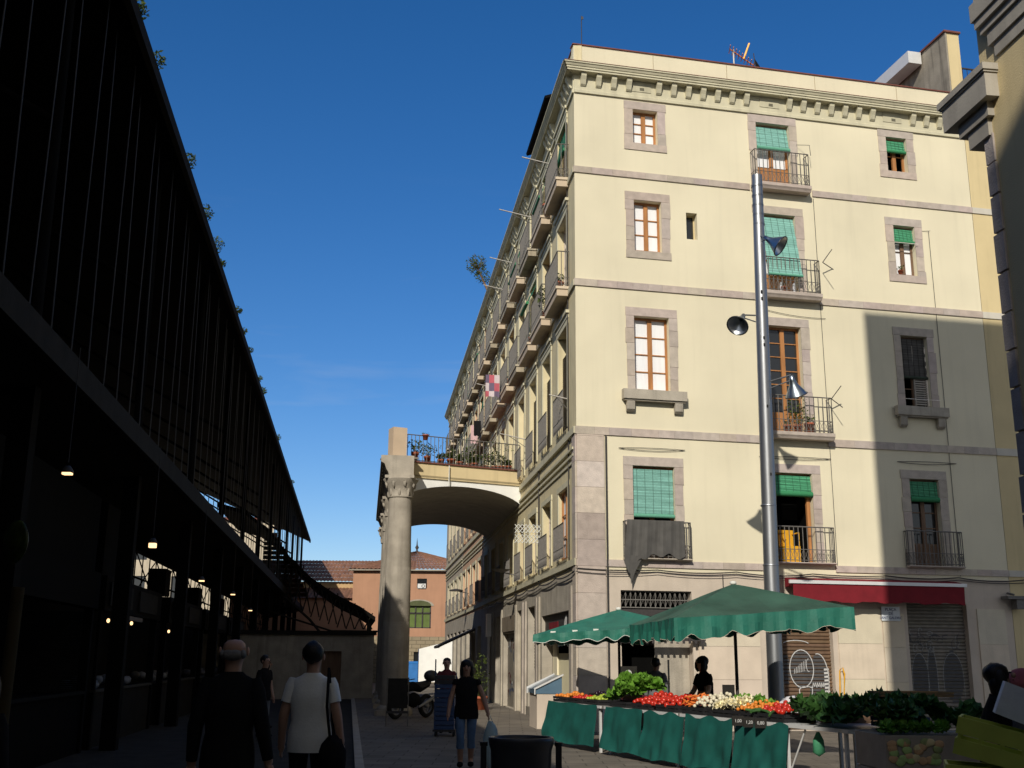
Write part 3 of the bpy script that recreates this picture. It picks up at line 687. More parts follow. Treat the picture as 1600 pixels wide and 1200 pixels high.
sal = empty('salmon_terraced_building', LP(20.96), 'salmon coloured terraced building in the middle of the receding balcony facade', 'building')
side_block(sal, 8, 12, 20.96, 31.3, 'salmon', 'stone_g')
bei = empty('beige_terraced_building', LP(31.31), 'weathered beige terraced building at the far end of the balcony facade', 'building')
side_block(bei, 12, 16, 31.31, 43.4, 'beige', 'stone_g')
for root, t0, t1 in ((sal, 20.96, 31.3), (bei, 31.31, 43.4)):
    p = [LP(t0, -.2), LP(t0, -12), LP(t1, -12), LP(t1, -.2)]
    m = B(); m.prism([((q-root.location).x, (q-root.location).y) for q in p], 16.45, 16.63); m.build('roof', 'coping', root)
m = B(); q1, q2 = LP(43.4)-bei.location, LP(43.4, -12)-bei.location
m.face([(q1.x, q1.y, 0), (q2.x, q2.y, 0), (q2.x, q2.y, 16.9), (q1.x, q1.y, 16.9)]); m.build('gable_wall', 'beige', bei)
# penthouse on the roof at the right
pe = empty('roof_penthouse', FP(12.05, -1.2, 16.78), 'stained grey rooftop penthouse with red coping behind the parapet of the cream corner building', 'penthouse')
m = B(); m.box(.02, 3.5, 0, .3, 0, 1.25); m.box(.02, .42, .02, .28, 1.25, 3.3); m.box(.42, 3.5, 2.0, 2.2, 1.25, 2.9); m.build('front_wall', 'stucco_b', pe, rot=RF)
m = B(); m.box(-.05, .0, .0, 9.0, 0, 3.3); m.build('side_wall', 'stain', pe, rot=RF)
m = B(); m.box(-.1, .46, -.04, 9.0, 3.3, 3.36); m.box(.3, 3.5, -.04, .34, 1.25, 1.3); m.build('coping', 'coping', pe, rot=RF)
m = B()
for k in range(14): m.box(.5+k*.16, .51+k*.16, .1, .12, 1.3, 2.2)
m.box(.45, 3.0, .09, .13, 2.2, 2.24); m.box(.45, 3.0, .09, .13, 1.34, 1.37); m.build('railing', 'iron', pe, rot=RF)
m = B(); m.box(-.55, -.1, 1.2, 9.5, 2.9, 3.3); m.box(-.5, -.15, 3, 3.2, 0, 1.9); m.box(-.5, -.15, 7, 7.2, 0, 1.9)
for y in (2.4, 4.5, 6.5): m.box(-.58, -.55, y, y+.15, 1.6, 2.3)
m.build('duct', 'alu', pe, rot=RF)
# roof bits
e = empty('antenna', FP(4.85, -.7, 16.78), 'orange and white television antenna on the front parapet of the cream building', 'antenna')
m = B(); m.tube([(0, 0, 0), (0, 0, 1.45)], .022, 6, (4, 4, 4)); m.build('mast', 'iron_g', e)
m = B(); m.tube([(-.1, 0, 1.45), (.62, .3, 1.12)], .018, 5)
for k in range(9):
    u = k/8; m.tube([(-.1+.72*u-.02, .3*u-.22, 1.45-.33*u), (-.1+.72*u+.02, .3*u+.22, 1.45-.33*u)], .012, 4)
m.tube([(.3, .1, 1.2), (.5, .2, 1.75)], .03, 5, (1.6, 2.6, 5)); m.build('aerial', 'ora', e)
m = B(); m.tube([(0, 0, 0), (0, 0, 1.0)], .012, 5); m.box(0, .05, -.01, .01, .9, .98); tag(m.build('rod', 'iron', None, loc=FP(.28, -.2, 17.3)), 'thin black lightning rod on the corner of the cream building roof', 'rod')
e = empty('roof_flag', FP(5.5, -.6, 16.78), 'dark limp flag on a short pole leaning over the front parapet', 'flag')
m = B(); m.tube([(0, 0, 0), (-.08, 0, 1.35)], .014, 5); m.build('pole', 'iron', e)
m = B(); m.face([(-.07, 0, 1.2), (.02, .02, .5), (.55, .05, .3), (.2, .03, .75)]); m.face([(.02, .02, .5), (.0, .02, .2), (.7, .05, .2), (.55, .05, .3)]); m.build('cloth', 'fab_k', e)
# red awning
e = empty('shop_awning', FP(7.5, 0, 3.38), 'retracted red fabric awning with white rail above the two roller shutters', 'awning')
m = B(); m.sweep([(-.05, .18), (-.35, .12), (-.42, .05), (-.40, -.02), (-.05, -.05)], -2.3, 2.32); m.build('cassette', 'redcan', e, rot=RF)
m = B(); m.box(-2.38, 2.38, -.47, -.425, .02, .10); m.build('front_rail', 'alu', e, rot=RF)
m = B()
for k in range(46):
    x0 = -2.28+k*.1; x1 = x0+.1; z0 = -.40-.02*math.sin(x0*6)-.01*math.sin(x0*17); z1 = -.40-.02*math.sin(x1*6)-.01*math.sin(x1*17)
    m.face([(x0, -.44, .02), (x1, -.44, .02), (x1, -.42, z1), (x0, -.42, z0)])
m.build('valance', 'redcan', e, rot=RF)
# street sign
def text(s, size, parent, mat, loc, rot, name='lettering', ext=.002, align='CENTER'):
    cu = bpy.data.curves.new('t', 'FONT'); cu.body = s; cu.size = size; cu.extrude = ext; cu.align_x = align; cu.align_y = 'CENTER'
    o = bpy.data.objects.new('t', cu); col.objects.link(o); bpy.context.view_layer.update()
    me = bpy.data.meshes.new_from_object(o.evaluated_get(bpy.context.evaluated_depsgraph_get())); bpy.data.objects.remove(o)
    ca = me.color_attributes.new('tint', 'FLOAT_COLOR', 'CORNER')
    for d_ in ca.data: d_.color = (1, 1, 1, 1)
    me.materials.clear(); me.materials.append(M[mat])
    o = bpy.data.objects.new(name, me); col.objects.link(o); o.parent = parent; o.location = loc; o.rotation_euler = rot; return o
sg = B(); sg.box(-.25, .25, -.015, .0, -.17, .17); sg = tag(sg.build('street_sign', 'signw', None, loc=FP(7.98, .045, 2.74), rot=RF), 'small white enamel street name plate under the red awning', 'sign')
for k, s_ in enumerate(('PLAÇA', 'DE', 'SANT GALDRIC')): text(s_, .10 if k < 2 else .088, sg, 'ink', (0, -.019, .1-.1*k), (R(90), 0, 0))
# wall floodlight on right of facade
m = B(); m.box(-.2, .45, -.35, -.05, -.06, .02); m.tube([(0, -.05, .1), (0, -.3, .05)], .03, 6); m.box(.05, .3, -.32, -.1, -.3, -.065)
tag(m.build('wall_floodlight', 'iron_g', None, loc=FP(11.3, 0, 3.2), rot=RF), 'grey wall floodlight bracket at the right end of the red awning', 'light')
# grey netting over balcony A2
m = B(); nx, nz = 22, 12; g_ = {}
for i in range(nx+1):
    for j in range(nz+1):
        u, v = i/nx, j/nz; x = 1.18+1.42*u+.12*v*(u-.5)*.8-.06*v; z = 4.82-.86*v-.10*v*math.sin(u*7)*.4-(.35*max(0, .18-abs(u-.10))/.18*v*v if u < .3 else 0)
        if j == nz: z -= .05*math.sin(u*23)
        g_[i, j] = (x, -.19-.03*math.sin(u*19+v*2)*v-.02*v, z)
for i in range(nx):
    for j in range(nz): k = 1+.12*math.sin(i*2.1); m.face([g_[i, j], g_[i+1, j], g_[i+1, j+1], g_[i, j+1]], (k, k, k), True)
m.face([(1.2, -.2, 3.98), (1.55, -.2, 3.95), (1.35, -.2, 3.6), (1.24, -.2, 3.30)])
tag(m.build('grey_netting', 'tarp', None, loc=C, rot=RF), 'dark grey netting draped over the railing of the lowest left balcony', 'netting')
# balcony plants front
for i, (x, o, z, r, h, ph, pw, lab, n) in enumerate(((5.75, .12, 7.14, .11, .2, .9, .28, 'tall bushy plant in a pot on the third front balcony', 160), (5.45, .14, 7.14, .10, .18, .18, .1, 'small reddish pot on the third front balcony, left of the bushy plant', 24),
      (6.05, .14, 7.14, .13, .26, .22, .14, 'large terracotta pot on the third front balcony, right of the bushy plant', 40), (9.08, -.03, 11.69, .07, .1, .14, .12, 'little potted plant on the sill of the small right window', 30),
      (5.55, .14, 10.82, .08, .16, .12, .08, 'little red pot under the long turquoise blind', 20))):
    potted(FP(x, o, z+.003), r, h, ph, pw, lab, i+3, n=n)
for x in (5.50, 5.86): m = B(); m.box(-.035, .035, -.03, .03, 0, .26); m.tube([(0, 0, .26), (0, 0, .3)], .02, 6); tag(m.build('white_bottle', 'foam', None, loc=FP(x, .12, 10.823)), 'white plastic bottle on the balcony under the long turquoise blind', 'bottle', 'white bottles on the balcony')
m = B(); m.box(-.2, .2, -.2, .2, 0, .42); m.box(-.2, .2, .16, .2, .42, .85); m.tube([(-.18, -.18, .42), (-.18, -.18, .75), (-.18, .18, .75)], .02, 5); m.tube([(.18, -.18, .42), (.18, -.18, .75), (.18, .18, .75)], .02, 5)
tag(m.build('yellow_chair', 'yellow', None, loc=FP(5.62, -.45, 3.94), rot=RF), 'yellow chair in the open doorway of the lower middle balcony', 'chair')
# plants and laundry on side balconies
sp = [(1.3, 1, .9, .3, 'terracotta pot on the first balcony of the side facade, second row down', .12, .28, .25), (3.6, 1, 1.0, .45, 'leafy green bush on the second balcony of the side facade', .12, .2, .8), (6.4, 1, .2, .2, 'red pot on the third balcony of the side facade', .12, .25, .12),
      (3.3, 0, .3, .15, 'red pot on the top row, second balcony of the side facade', .12, .3, .1), (11.6, 1, .3, .2, 'red pot on the fifth balcony of the side facade', .12, .25, .12)]
for i, (t, r_, ph, pw, lab, pr_, phh, pl) in enumerate(sp):
    potted(LP(t, .18, ROWS[r_][0]+.003), pr_, phh, pl, .12 if pl < .5 else .22, lab, 20+i, n=30 if pl < .5 else 170, sz=.05)
def cloth_sheet(name, P0, wv, hv, mat, label, cat, seed=0, tints=None):
    m = B(); nx, nz = 8, 8
    for i in range(nx):
        for j in range(nz):
            def Q(a_, b_): u, v = a_/nx, b_/nz; d = .04*math.sin(u*9+seed)*v; return (wv[0]*u+d*wv[1], wv[1]*u-d*wv[0], -hv*v-.02*math.sin(u*14+seed)*(v > .9))
            t = tints[(i//3+j//3) % len(tints)] if tints else (1, 1, 1); m.face([Q(i, j), Q(i+1, j), Q(i+1, j+1), Q(i, j+1)], t, True)
    return tag(m.build(name, mat, None, loc=P0), label, cat)
o_ = Vector((-dL.y, dL.x, 0))
cloth_sheet('banner', LP(12.6, .40, 11.5), (o_.x*.5, o_.y*.5), .8, 'laundry', 'white banner with red and dark marks hanging off a side facade balcony', 'banner', 1, [(1, .9, .9), (.8, .2, .25), (.25, .2, .3)])
cloth_sheet('pink_towel', LP(21.0, .35, 11.4), (o_.x*.3, o_.y*.3), .8, 'laundry', 'pink towel drying on a side facade balcony beside a dark garment', 'towel', 2, [(1, .7, .7)])
cloth_sheet('dark_garment', LP(19.6, .35, 11.3), (o_.x*.3, o_.y*.3), .65, 'fab_d', 'dark garment drying on a side facade balcony beside a pink towel', 'laundry', 3)
# poles sticking out of side facade
m_poles = [(2.4, 14.95, 1.3), (5.9, 14.8, 1.6), (9.9, 14.75, 1.4), (1.0, 7.95, .6), (8.2, 8.3, 1.1), (12.6, 14.7, 1.3), (15.5, 11.7, 1.2)]
for i, (t, z, l) in enumerate(m_poles):
    m = B(); m.tube([(0, 0, 0), (o_.x*l*.75, o_.y*l*.75, .25*l*.6)], .018, 5, (3, 3, 3)); m.tube([(0, 0, -.25), (o_.x*l*.5, o_.y*l*.5, .1)], .010, 4)
    tag(m.build('clothes_line_pole', 'iron_g', None, loc=LP(t, .05, z)), 'thin clothes line pole sticking out from the side facade', 'pole', 'clothes line poles on the side facade')
m = B()
for k in range(7):
    for z in (0, .28):
        x = k*.105
        for q in (1, -1): m.tube([(o_.x*(x), o_.y*x, z+.0), (o_.x*(x+.105), o_.y*(x+.105), z+.12*(1 if q > 0 else -1))], .012, 4); m.tube([(o_.x*(x+.105), o_.y*(x+.105), z), (o_.x*x, o_.y*x, z+.12*q)], .009, 4)
tag(m.build('lattice_drying_rack', 'trimw', None, loc=LP(5.0, .08, 4.85)), 'white zigzag extending drying rack on the side facade above the lowest windows', 'drying rack')
for t, z, nm, mt, lab in ((9.6, 4.15, 'satellite_dish', 'iron_g', 'dark satellite dish on the side facade under the vault'), (27.5, 4.6, 'wall_lamp', 'iron', 'dark wall lamp on a bracket on the far side facade')):
    m = B(); m.tube([(0, 0, 0), (o_.x*.5, o_.y*.5, .1)], .02, 5)
    m.lathe([(0, 0), (.15, .03), (.3, .1)] if nm == 'satellite_dish' else [(0, .12), (.3, .06), (.35, 0), (0, 0)], (o_.x*.6, o_.y*.6, .1), 14); tag(m.build(nm, mt, None, loc=LP(t, .03, z)), lab, nm.replace('_', ' '))
# rooftop tree
e = empty('rooftop_tree', LP(20.2, .10, 17.34), 'small potted tree on the roof edge of the receding side facade', 'tree')
m = B(); m.tube([(0, 0, 0), (-.3, 0, .7), (-.5, .1, 1.2)], [.06, .04, .02], 6); m.tube([(-.3, 0, .7), (-.7, -.1, 1.1)], [.03, .01], 5)
for k in range(7): m.tube([(-.4, 0, .9), (-.5+.4*math.cos(k*.9), .35*math.sin(k*.9), 1.35+.1*(k % 3))], [.02, .006], 4)
m.build('trunk', 'wood_o', e)
m = B(); leaves(m, (-.5, 0, 1.15), .48, .42, .5, 620, .05, 5); leaves(m, (-.2, .1, .6), .4, .4, .35, 260, .05, 15); m.build('crown', 'leaf', e)

# ================================================================== arched terrace with portico
tr = empty('arched_terrace', Vector((-3.3, 33.3, 0)), 'stone column portico with vaulted terrace bridging the street to the cream building', 'arcade')
TO = tr.location; uT = (LP(9.6)-Vector((-3.05, 34.0, 0))); 
PA = Vector((-3.05, 34.0, 0)); PB = LP(9.7, .01)
dT = (PB-PA); WT = dT.length; dT.normalize(); RT = math.atan2(dT.y, dT.x)
TB = dict(loc=tuple(PA-TO), rot=RT)
y1 = 10.3
z_in = 6.07
def arch_z(x): u = (x-1.72)/2.0; return 6.18+.70*math.sqrt(max(0, 1-u*u*.86))
nn = 28
m = B()
for i in range(nn):
    xa, xb = WT*i/nn, WT*(i+1)/nn; m.face([(xa, 0, arch_z(xa)), (xb, 0, arch_z(xb)), (xb, 0, 7.08-.0*xb), (xa, 0, 7.12)])
m.build('arch_face', 'white', tr, **TB)
m = B()
rb = 8.6
for i in range(nn):
    xa, xb = WT*i/nn, WT*(i+1)/nn
    for j in range(3):
        ya, yb = y1*j/3, y1*(j+1)/3; m.face([(xa, ya+.003, arch_z(xa)), (xa, yb, arch_z(xa)), (xb, yb, arch_z(xb)), (xb, ya+.003, arch_z(xb))], (1, 1, 1), True)
for q in (3.2, 6.6, 9.6):
    for i in range(nn):
        xa, xb = WT*i/nn, WT*(i+1)/nn; m.face([(xa, q, arch_z(xa)-.03), (xa, q+.06, arch_z(xa)-.03), (xb, q+.06, arch_z(xb)-.03), (xb, q, arch_z(xb)-.03)], (.7, .7, .7))
m.build('vault', 'stone_s', tr, **TB)
m = B(); m.box(-.05, WT-.02, -.05, .12, 7.05, 7.52); m.box(-.05, WT-.02, -.06, -.051, 7.09, 7.14, (.5, .5, .5)); m.build('parapet_wall', 'stucco_y', tr, **TB)
m = B(); m.box(-.05, WT-.02, -.10, .14, 7.521, 7.56); m.build('coping', 'coping', tr, **TB)
m = B(); m.box(0, WT-.02, .121, y1, 7.0, 7.45); m.build('terrace_floor', 'coping', tr, **TB)
railing(-.35, WT-.05, 7.55, .0, h=.85, y0=.0, band=.0, step=.13).build('railing', 'iron_g', tr, **TB)
for ch in tr.children:
    if ch.name.split('.')[0] in ('vault', 'terrace_floor'):
        cr, sr = math.cos(-RT), math.sin(-RT); lx, ly = dL.x*cr-dL.y*sr, dL.x*sr+dL.y*cr
        for v in ch.data.vertices: v.co.x, v.co.y = v.co.x+v.co.y*lx, v.co.y*ly
m = B(); m.tube([(1.15, -.13, 7.5), (1.15, -.13, 6.85)], .018, 5); m.build('drain_spout', 'trimw', tr, **TB)
m = B(); m.box(-.82, -.37, -.35, .1, 7.62, 8.52, (1.02, .92, .8)); m.build('gate_post', 'stone_p', tr, **TB)
m = B(); m.box(-1.0, -.02, -.45, .3, 7.56, 7.61, (.6, .6, .6)); m.build('post_slab', 'stone_g', tr, **TB)
# entablature running back, columns under it
def RPc(mb_, lat, a): pass
LT = math.atan2(dL.y, dL.x)
ent = B()
def EP(lat, a, z): q = Vector((-3.36, 33.3, 0))+dL*a+Vector((dL.y, -dL.x, 0))*lat-TO; return (q.x, q.y, z)
prof = [(.37, 6.95), (.37, 7.55), (-.45, 7.55), (-.62, 7.55), (-.62, 7.35), (-.52, 7.3), (-.45, 7.12), (-.40, 7.05), (-.37, 6.95)]
vs = [EP(a_, -.38, b_) for a_, b_ in prof]+[EP(a_, 14.5, b_) for a_, b_ in prof]; n_ = len(prof)
ent.mesh(vs, [(i, (i+1) % n_, n_+(i+1) % n_, n_+i) for i in range(n_)]+[tuple(range(n_)), tuple(range(n_, 2*n_))[::-1]])
for k in range(22):
    a_ = .1+k*.64; p0 = [EP(-.40, a_, 7.07), EP(-.57, a_, 7.25), EP(-.57, a_+.28, 7.25), EP(-.40, a_+.28, 7.07), EP(-.38, a_, 7.28), EP(-.38, a_+.28, 7.28)]
    ent.mesh(p0, [(0, 1, 2, 3), (0, 4, 1), (3, 2, 5)], (.8, .8, .8))
ent.build('entablature', 'stone_c', tr)
for k in range(4):
    a_ = k*4.6; b0 = Vector(EP(0, a_, 0))
    m = B(); r0 = .40
    m.lathe([(r0*1.0, .28), (r0, 1.5), (r0*.985, 2.6), (r0*.975, 2.62), (r0*.975, 2.64), (r0*.985, 2.66), (r0*.96, 4.2), (r0*.95, 4.22), (r0*.96, 4.25), (r0*.91, 5.0), (r0*.88, 6.28)], b0, 28)
    cl = m.build('column', 'stone_c', tr)
    m = B(); m.lathe([(0, 6.28), (.36, 6.28), (.40, 6.31), (.36, 6.35), (.38, 6.5), (.44, 6.7), (.54, 6.84), (.54, 6.86), (0, 6.86)], b0, 20)
    for j in range(8):
        t = j*math.pi/4; m.ell((b0.x+.36*math.cos(t), b0.y+.36*math.sin(t), 6.46), .045, .045, .15, 8, 6, jit=.5, seed=j+k); m.ell((b0.x+.44*math.cos(t+.39), b0.y+.44*math.sin(t+.39), 6.72), .05, .05, .13, 8, 6, jit=.6, seed=j*3+k)
    m.box(b0.x-.44, b0.x+.44, b0.y-.44, b0.y+.44, 6.86, 6.948); m.build('capital', 'stone_c', cl)
    m = B(); m.box(b0.x-.5, b0.x+.5, b0.y-.5, b0.y+.5, 0, .14); m.lathe([(.5, .14), (.5, .2), (.44, .24), (.41, .279)], b0, 24); m.build('base', 'stone_c', cl)
# terrace plants
tp = [(.12, .34, .35, .20, 'dark bushy plant beside the pale terrace gate post'), (.55, .25, .35, .24, 'round green bush in a green pot on the terrace'), (1.02, .18, .18, .14, 'low bush on the terrace between the round bush and the red pots'), (1.38, .22, .3, .12, 'tall red pot with a pink plant on the terrace'),
      (1.68, .16, .22, .10, 'smaller red pot beside the tall one on the terrace'), (1.98, .1, .5, .16, 'spiky plant on the middle of the terrace'), (2.2, .16, .3, .15, 'orange pot with trailing plant on the terrace'), (2.6, .1, .35, .2, 'yellow green bush on the right half of the terrace'), (2.95, .12, .45, .14, 'reddish flowering plant towards the right end of the terrace'), (3.2, .14, .3, .12, 'pale green plant at the right end of the terrace'), (3.45, .16, .18, .1, 'last little pot on the terrace next to the cream building')]
for i, (x, h, ph, pw, lab) in enumerate(tp):
    if x > WT-.2: continue
    q = PA+dT*x*.98+Vector((-dT.y, dT.x, 0))*.22; potted((q.x, q.y, 7.452), .11 if i != 3 else .14, h+.1, ph*1.15, pw*1.35, lab, 40+i, n=170, sz=.045, group='potted plants on the terrace')
q = PA+dT*.38; e = empty('hanging_pot', (q.x, q.y, 8.34), 'small pot clipped on top of the terrace railing near the gate post', 'potted plant'); pot(.1, .16, None, (0, -.08, -.08)).build('pot', 'terra', e); m = B(); leaves(m, (0, -.08, .1), .18, .12, .08, 30, .03, 3); m.build('foliage', 'leaf', e)
m = B(); rnd = random.Random(9)
for k in range(10):
    x = .7+rnd.uniform(0, 2.9); q = PA+dT*x; m.tube([(q.x-PA.x, q.y-PA.y-.03, 8.40-7.5), (q.x-PA.x+rnd.uniform(-.1, .1), q.y-PA.y-.04, 8.40-7.5-rnd.uniform(.3, .8))], .004, 3)
    leaves(m, (q.x-PA.x, q.y-PA.y-.04, .7), .18, .04, .25, 10, .03, k+90)
tag(m.build('climbing_vine', 'leaf', None, loc=(PA.x, PA.y, 7.5)), 'thin vines climbing the terrace railing', 'vine')

# ================================================================== market hall on the left
mh = empty('market_hall', MP(-4, 0), 'huge dark iron market hall roof overhanging the left side of the lane', 'market hall')
MO = mh.location
def MQ(lat, a, z): q = MP(lat, a, z)-MO; return (q.x, q.y, q.z)
def mbox(m, l0, l1, a0, a1, z0, z1, tint=(1, 1, 1)):
    vs = [MQ(l, a, z) for z in (z0, z1) for l, a in ((l0, a0), (l1, a0), (l1, a1), (l0, a1))]
    m.mesh(vs, [(3, 2, 1, 0), (4, 5, 6, 7), (0, 1, 5, 4), (1, 2, 6, 5), (2, 3, 7, 6), (3, 0, 4, 7)], tint)
A0, A1 = -14., 94.5
m = B()
for l0, z0, l1, z1 in ((-3.64, 11.0, -14., 15.5), (-14., 15.5, -25., 11.)):
    m.face([MQ(l0, A0, z0), MQ(l0, A1, z0), MQ(l1, A1, z1), MQ(l1, A0, z1)]); m.face([MQ(l0, A0, z0+.14), MQ(l0, A1, z0+.14), MQ(l1, A1, z1+.14), MQ(l1, A0, z1+.14)])
k = 0
while A0+k*1.5 < A1:
    a_ = A0+k*1.5; m.face([MQ(-3.64, a_, 10.93), MQ(-3.64, a_+.08, 10.93), MQ(-14, a_+.08, 15.4), MQ(-14, a_, 15.4)]); k += 1
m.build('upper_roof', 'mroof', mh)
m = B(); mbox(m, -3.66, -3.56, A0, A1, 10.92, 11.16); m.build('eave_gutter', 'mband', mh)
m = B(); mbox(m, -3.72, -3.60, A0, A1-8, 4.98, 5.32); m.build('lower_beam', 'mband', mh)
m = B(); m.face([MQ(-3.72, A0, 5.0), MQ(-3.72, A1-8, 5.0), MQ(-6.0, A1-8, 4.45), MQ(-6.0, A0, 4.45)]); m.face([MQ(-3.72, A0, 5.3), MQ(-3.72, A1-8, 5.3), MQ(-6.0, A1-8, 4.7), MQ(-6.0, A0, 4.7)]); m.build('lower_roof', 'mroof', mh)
m = B(); k = 0
while 9+k*1.02 < 84:
    a_ = 9+k*1.02; p0 = MQ(-3.9, a_, 5.2); p1 = MQ(-3.9-.1*(k % 2), a_+.05, 11.1); m.tube([p0, p1], .011, 4); k += 1
m.build('hanger_rods', 'mrod', mh)
for k in range(13):
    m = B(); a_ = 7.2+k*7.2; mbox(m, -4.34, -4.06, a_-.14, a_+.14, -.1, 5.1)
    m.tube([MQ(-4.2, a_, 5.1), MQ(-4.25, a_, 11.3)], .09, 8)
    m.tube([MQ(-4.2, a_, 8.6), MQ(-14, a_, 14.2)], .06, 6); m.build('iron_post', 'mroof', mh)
m = B()
for k in range(56):
    a_ = 21.8+k*1.1; m.tube([MQ(-5.9, a_, 2.9), MQ(-5.9, a_, 4.6)], .018, 4)
    if k % 3 == 0: m.tube([MQ(-5.9, a_, 3.2), MQ(-5.9, a_+3.3, 4.4)], .02, 4); m.tube([MQ(-5.9, a_+3.3, 3.2), MQ(-5.9, a_, 4.4)], .02, 4)
m.tube([MQ(-5.9, 21, 3.7), MQ(-5.9, 84, 3.7)], .03, 4); m.tube([MQ(-5.9, 21, 4.4), MQ(-5.9, 84, 4.4)], .04, 4); m.build('clerestory_grille', 'mroof', mh)
for a_, z_ in ((26.3, 3.35), (33.2, 3.3), (40.5, 3.2), (48, 3.2)): m = B(); mbox(m, -5.8, -5.3, a_, a_+.9, z_, z_+.75); m.build('hoist_box', 'mroof', mh)
# roof over the interior aisles, inner columns
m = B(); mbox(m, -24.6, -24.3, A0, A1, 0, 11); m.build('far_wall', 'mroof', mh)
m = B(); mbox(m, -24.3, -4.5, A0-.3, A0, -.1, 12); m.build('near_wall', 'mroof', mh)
# tufts growing on the gutter
for i, (a_, sz) in enumerate(((15.7, .22), (17.2, .26), (21.1, .26), (23.8, .30), (25.8, .32), (27.0, .18), (31.0, .24), (33.0, .2), (35.2, .2), (39, .22), (41.0, .25), (50.0, .25), (63, .2))):
    m = B(); leaves(m, (0, 0, sz*.35), sz*.6, sz*.9, sz*.6, int(520*sz), .038, 60+i)
    for k in range(5): m.tube([(0, (k-2)*.03, 0), ((k-2)*.05, (k-2)*sz*.3, sz*.7)], .007, 4, (1.2, .8, .6))
    q = MP(-3.58, a_, 11.15); tag(m.build('gutter_plant', 'leaf', None, loc=q), 'small weed sprouting on the gutter edge of the market roof', 'plant', 'weeds on the market roof gutter')
# far end gable canopy
ge = empty('market_end_canopy', MP(-4, 62), 'dark iron lattice canopy with tiled slope at the far end of the market', 'canopy')
MO = ge.location
m = B(); curve = [(-7.5, 9.6), (-6., 9.2), (-4.6, 8.2), (-3.4, 6.7), (-2.2, 5.6), (-.8, 4.7), (.5, 4.1), (1.35, 3.55)]
for i in range(len(curve)-1):
    (l0, z0), (l1, z1) = curve[i], curve[i+1]
    m.mesh([MQ(l0, 62, z0), MQ(l1, 62, z1), MQ(l1, 74, z1), MQ(l0, 74, z0), MQ(l0, 62, z0+.22), MQ(l1, 62, z1+.22), MQ(l1, 74, z1+.22), MQ(l0, 74, z0+.22)], [(0, 1, 5, 4), (4, 5, 6, 7), (0, 3, 2, 1)])
m.build('canopy_roof', 'mroof', ge)
m = B(); rnd = random.Random(2)
for i in range(14):
    l = -5.5+i*.48
    for q in (0, 1): m.tube([MQ(l+q*.45, 62.1, 3.1+(5.0-3.1)*max(0, (-.5-l)/5)), MQ(l+.45-q*.45, 62.1, min(4.1-.55*(l-.5), 7) if l > -3 else 6.5)], .035, 4)
for i in range(7): m.tube([MQ(-5+i, 62.1, 3.0+.5*max(0, -i+4)*.6), MQ(-4+i, 62.1, 3.0+.5*max(0, -i+3)*.6)], .05, 4)
m.tube([MQ(-5.5, 62.1, 5.6), MQ(-3.5, 62.1, 4.7), MQ(-2.2, 62.1, 3.6), MQ(-1.4, 62.1, 2.7)], .07, 5)
mbox(m, -9, 1.3, 62, 62.3, 2.35, 2.75); mbox(m, -.1, .1, 62, 62.2, 0, 2.4); mbox(m, .9, 1.15, 62, 62.2, 0, 3.4); m.build('lattice_truss', 'mband', ge)
# tiled gable slope piece by eave end
m = B()
for i in range(9): m.box(0, 0.01, 0, 0, 0, 0)
m = B()
for i in range(14):
    z = 5.2+i*.28; l = -2.6-i*.16; m.face([MQ(-5.5, 70, z), MQ(l, 70, z), MQ(l-.05, 70.15, z+.26), MQ(-5.5, 70.15, z+.26)], tg(.15))
m.build('tiled_slope', 'rooft', ge)
# low wall behind with dark doorway
lw = empty('low_wall', MP(-4, 47), 'dim plastered low wall with a dark doorway across the end of the left lane', 'wall')
MO = lw.location
m = B(); mbox(m, -6.5, -1.1, 47, 47.3, -.1, 2.5); mbox(m, -.3, 1.0, 47, 47.3, -.1, 2.5); mbox(m, -1.1, -.3, 47, 47.3, 1.85, 2.5); m.build('wall', 'stone_g', lw)
m = B(); mbox(m, -1.1, -.3, 47.15, 47.2, -.1, 1.85); m.build('door', 'wood_o', lw)
m = B(); mbox(m, -6.6, 1.1, 46.9, 47.4, 2.5, 2.66); m.build('coping', 'mband', lw)
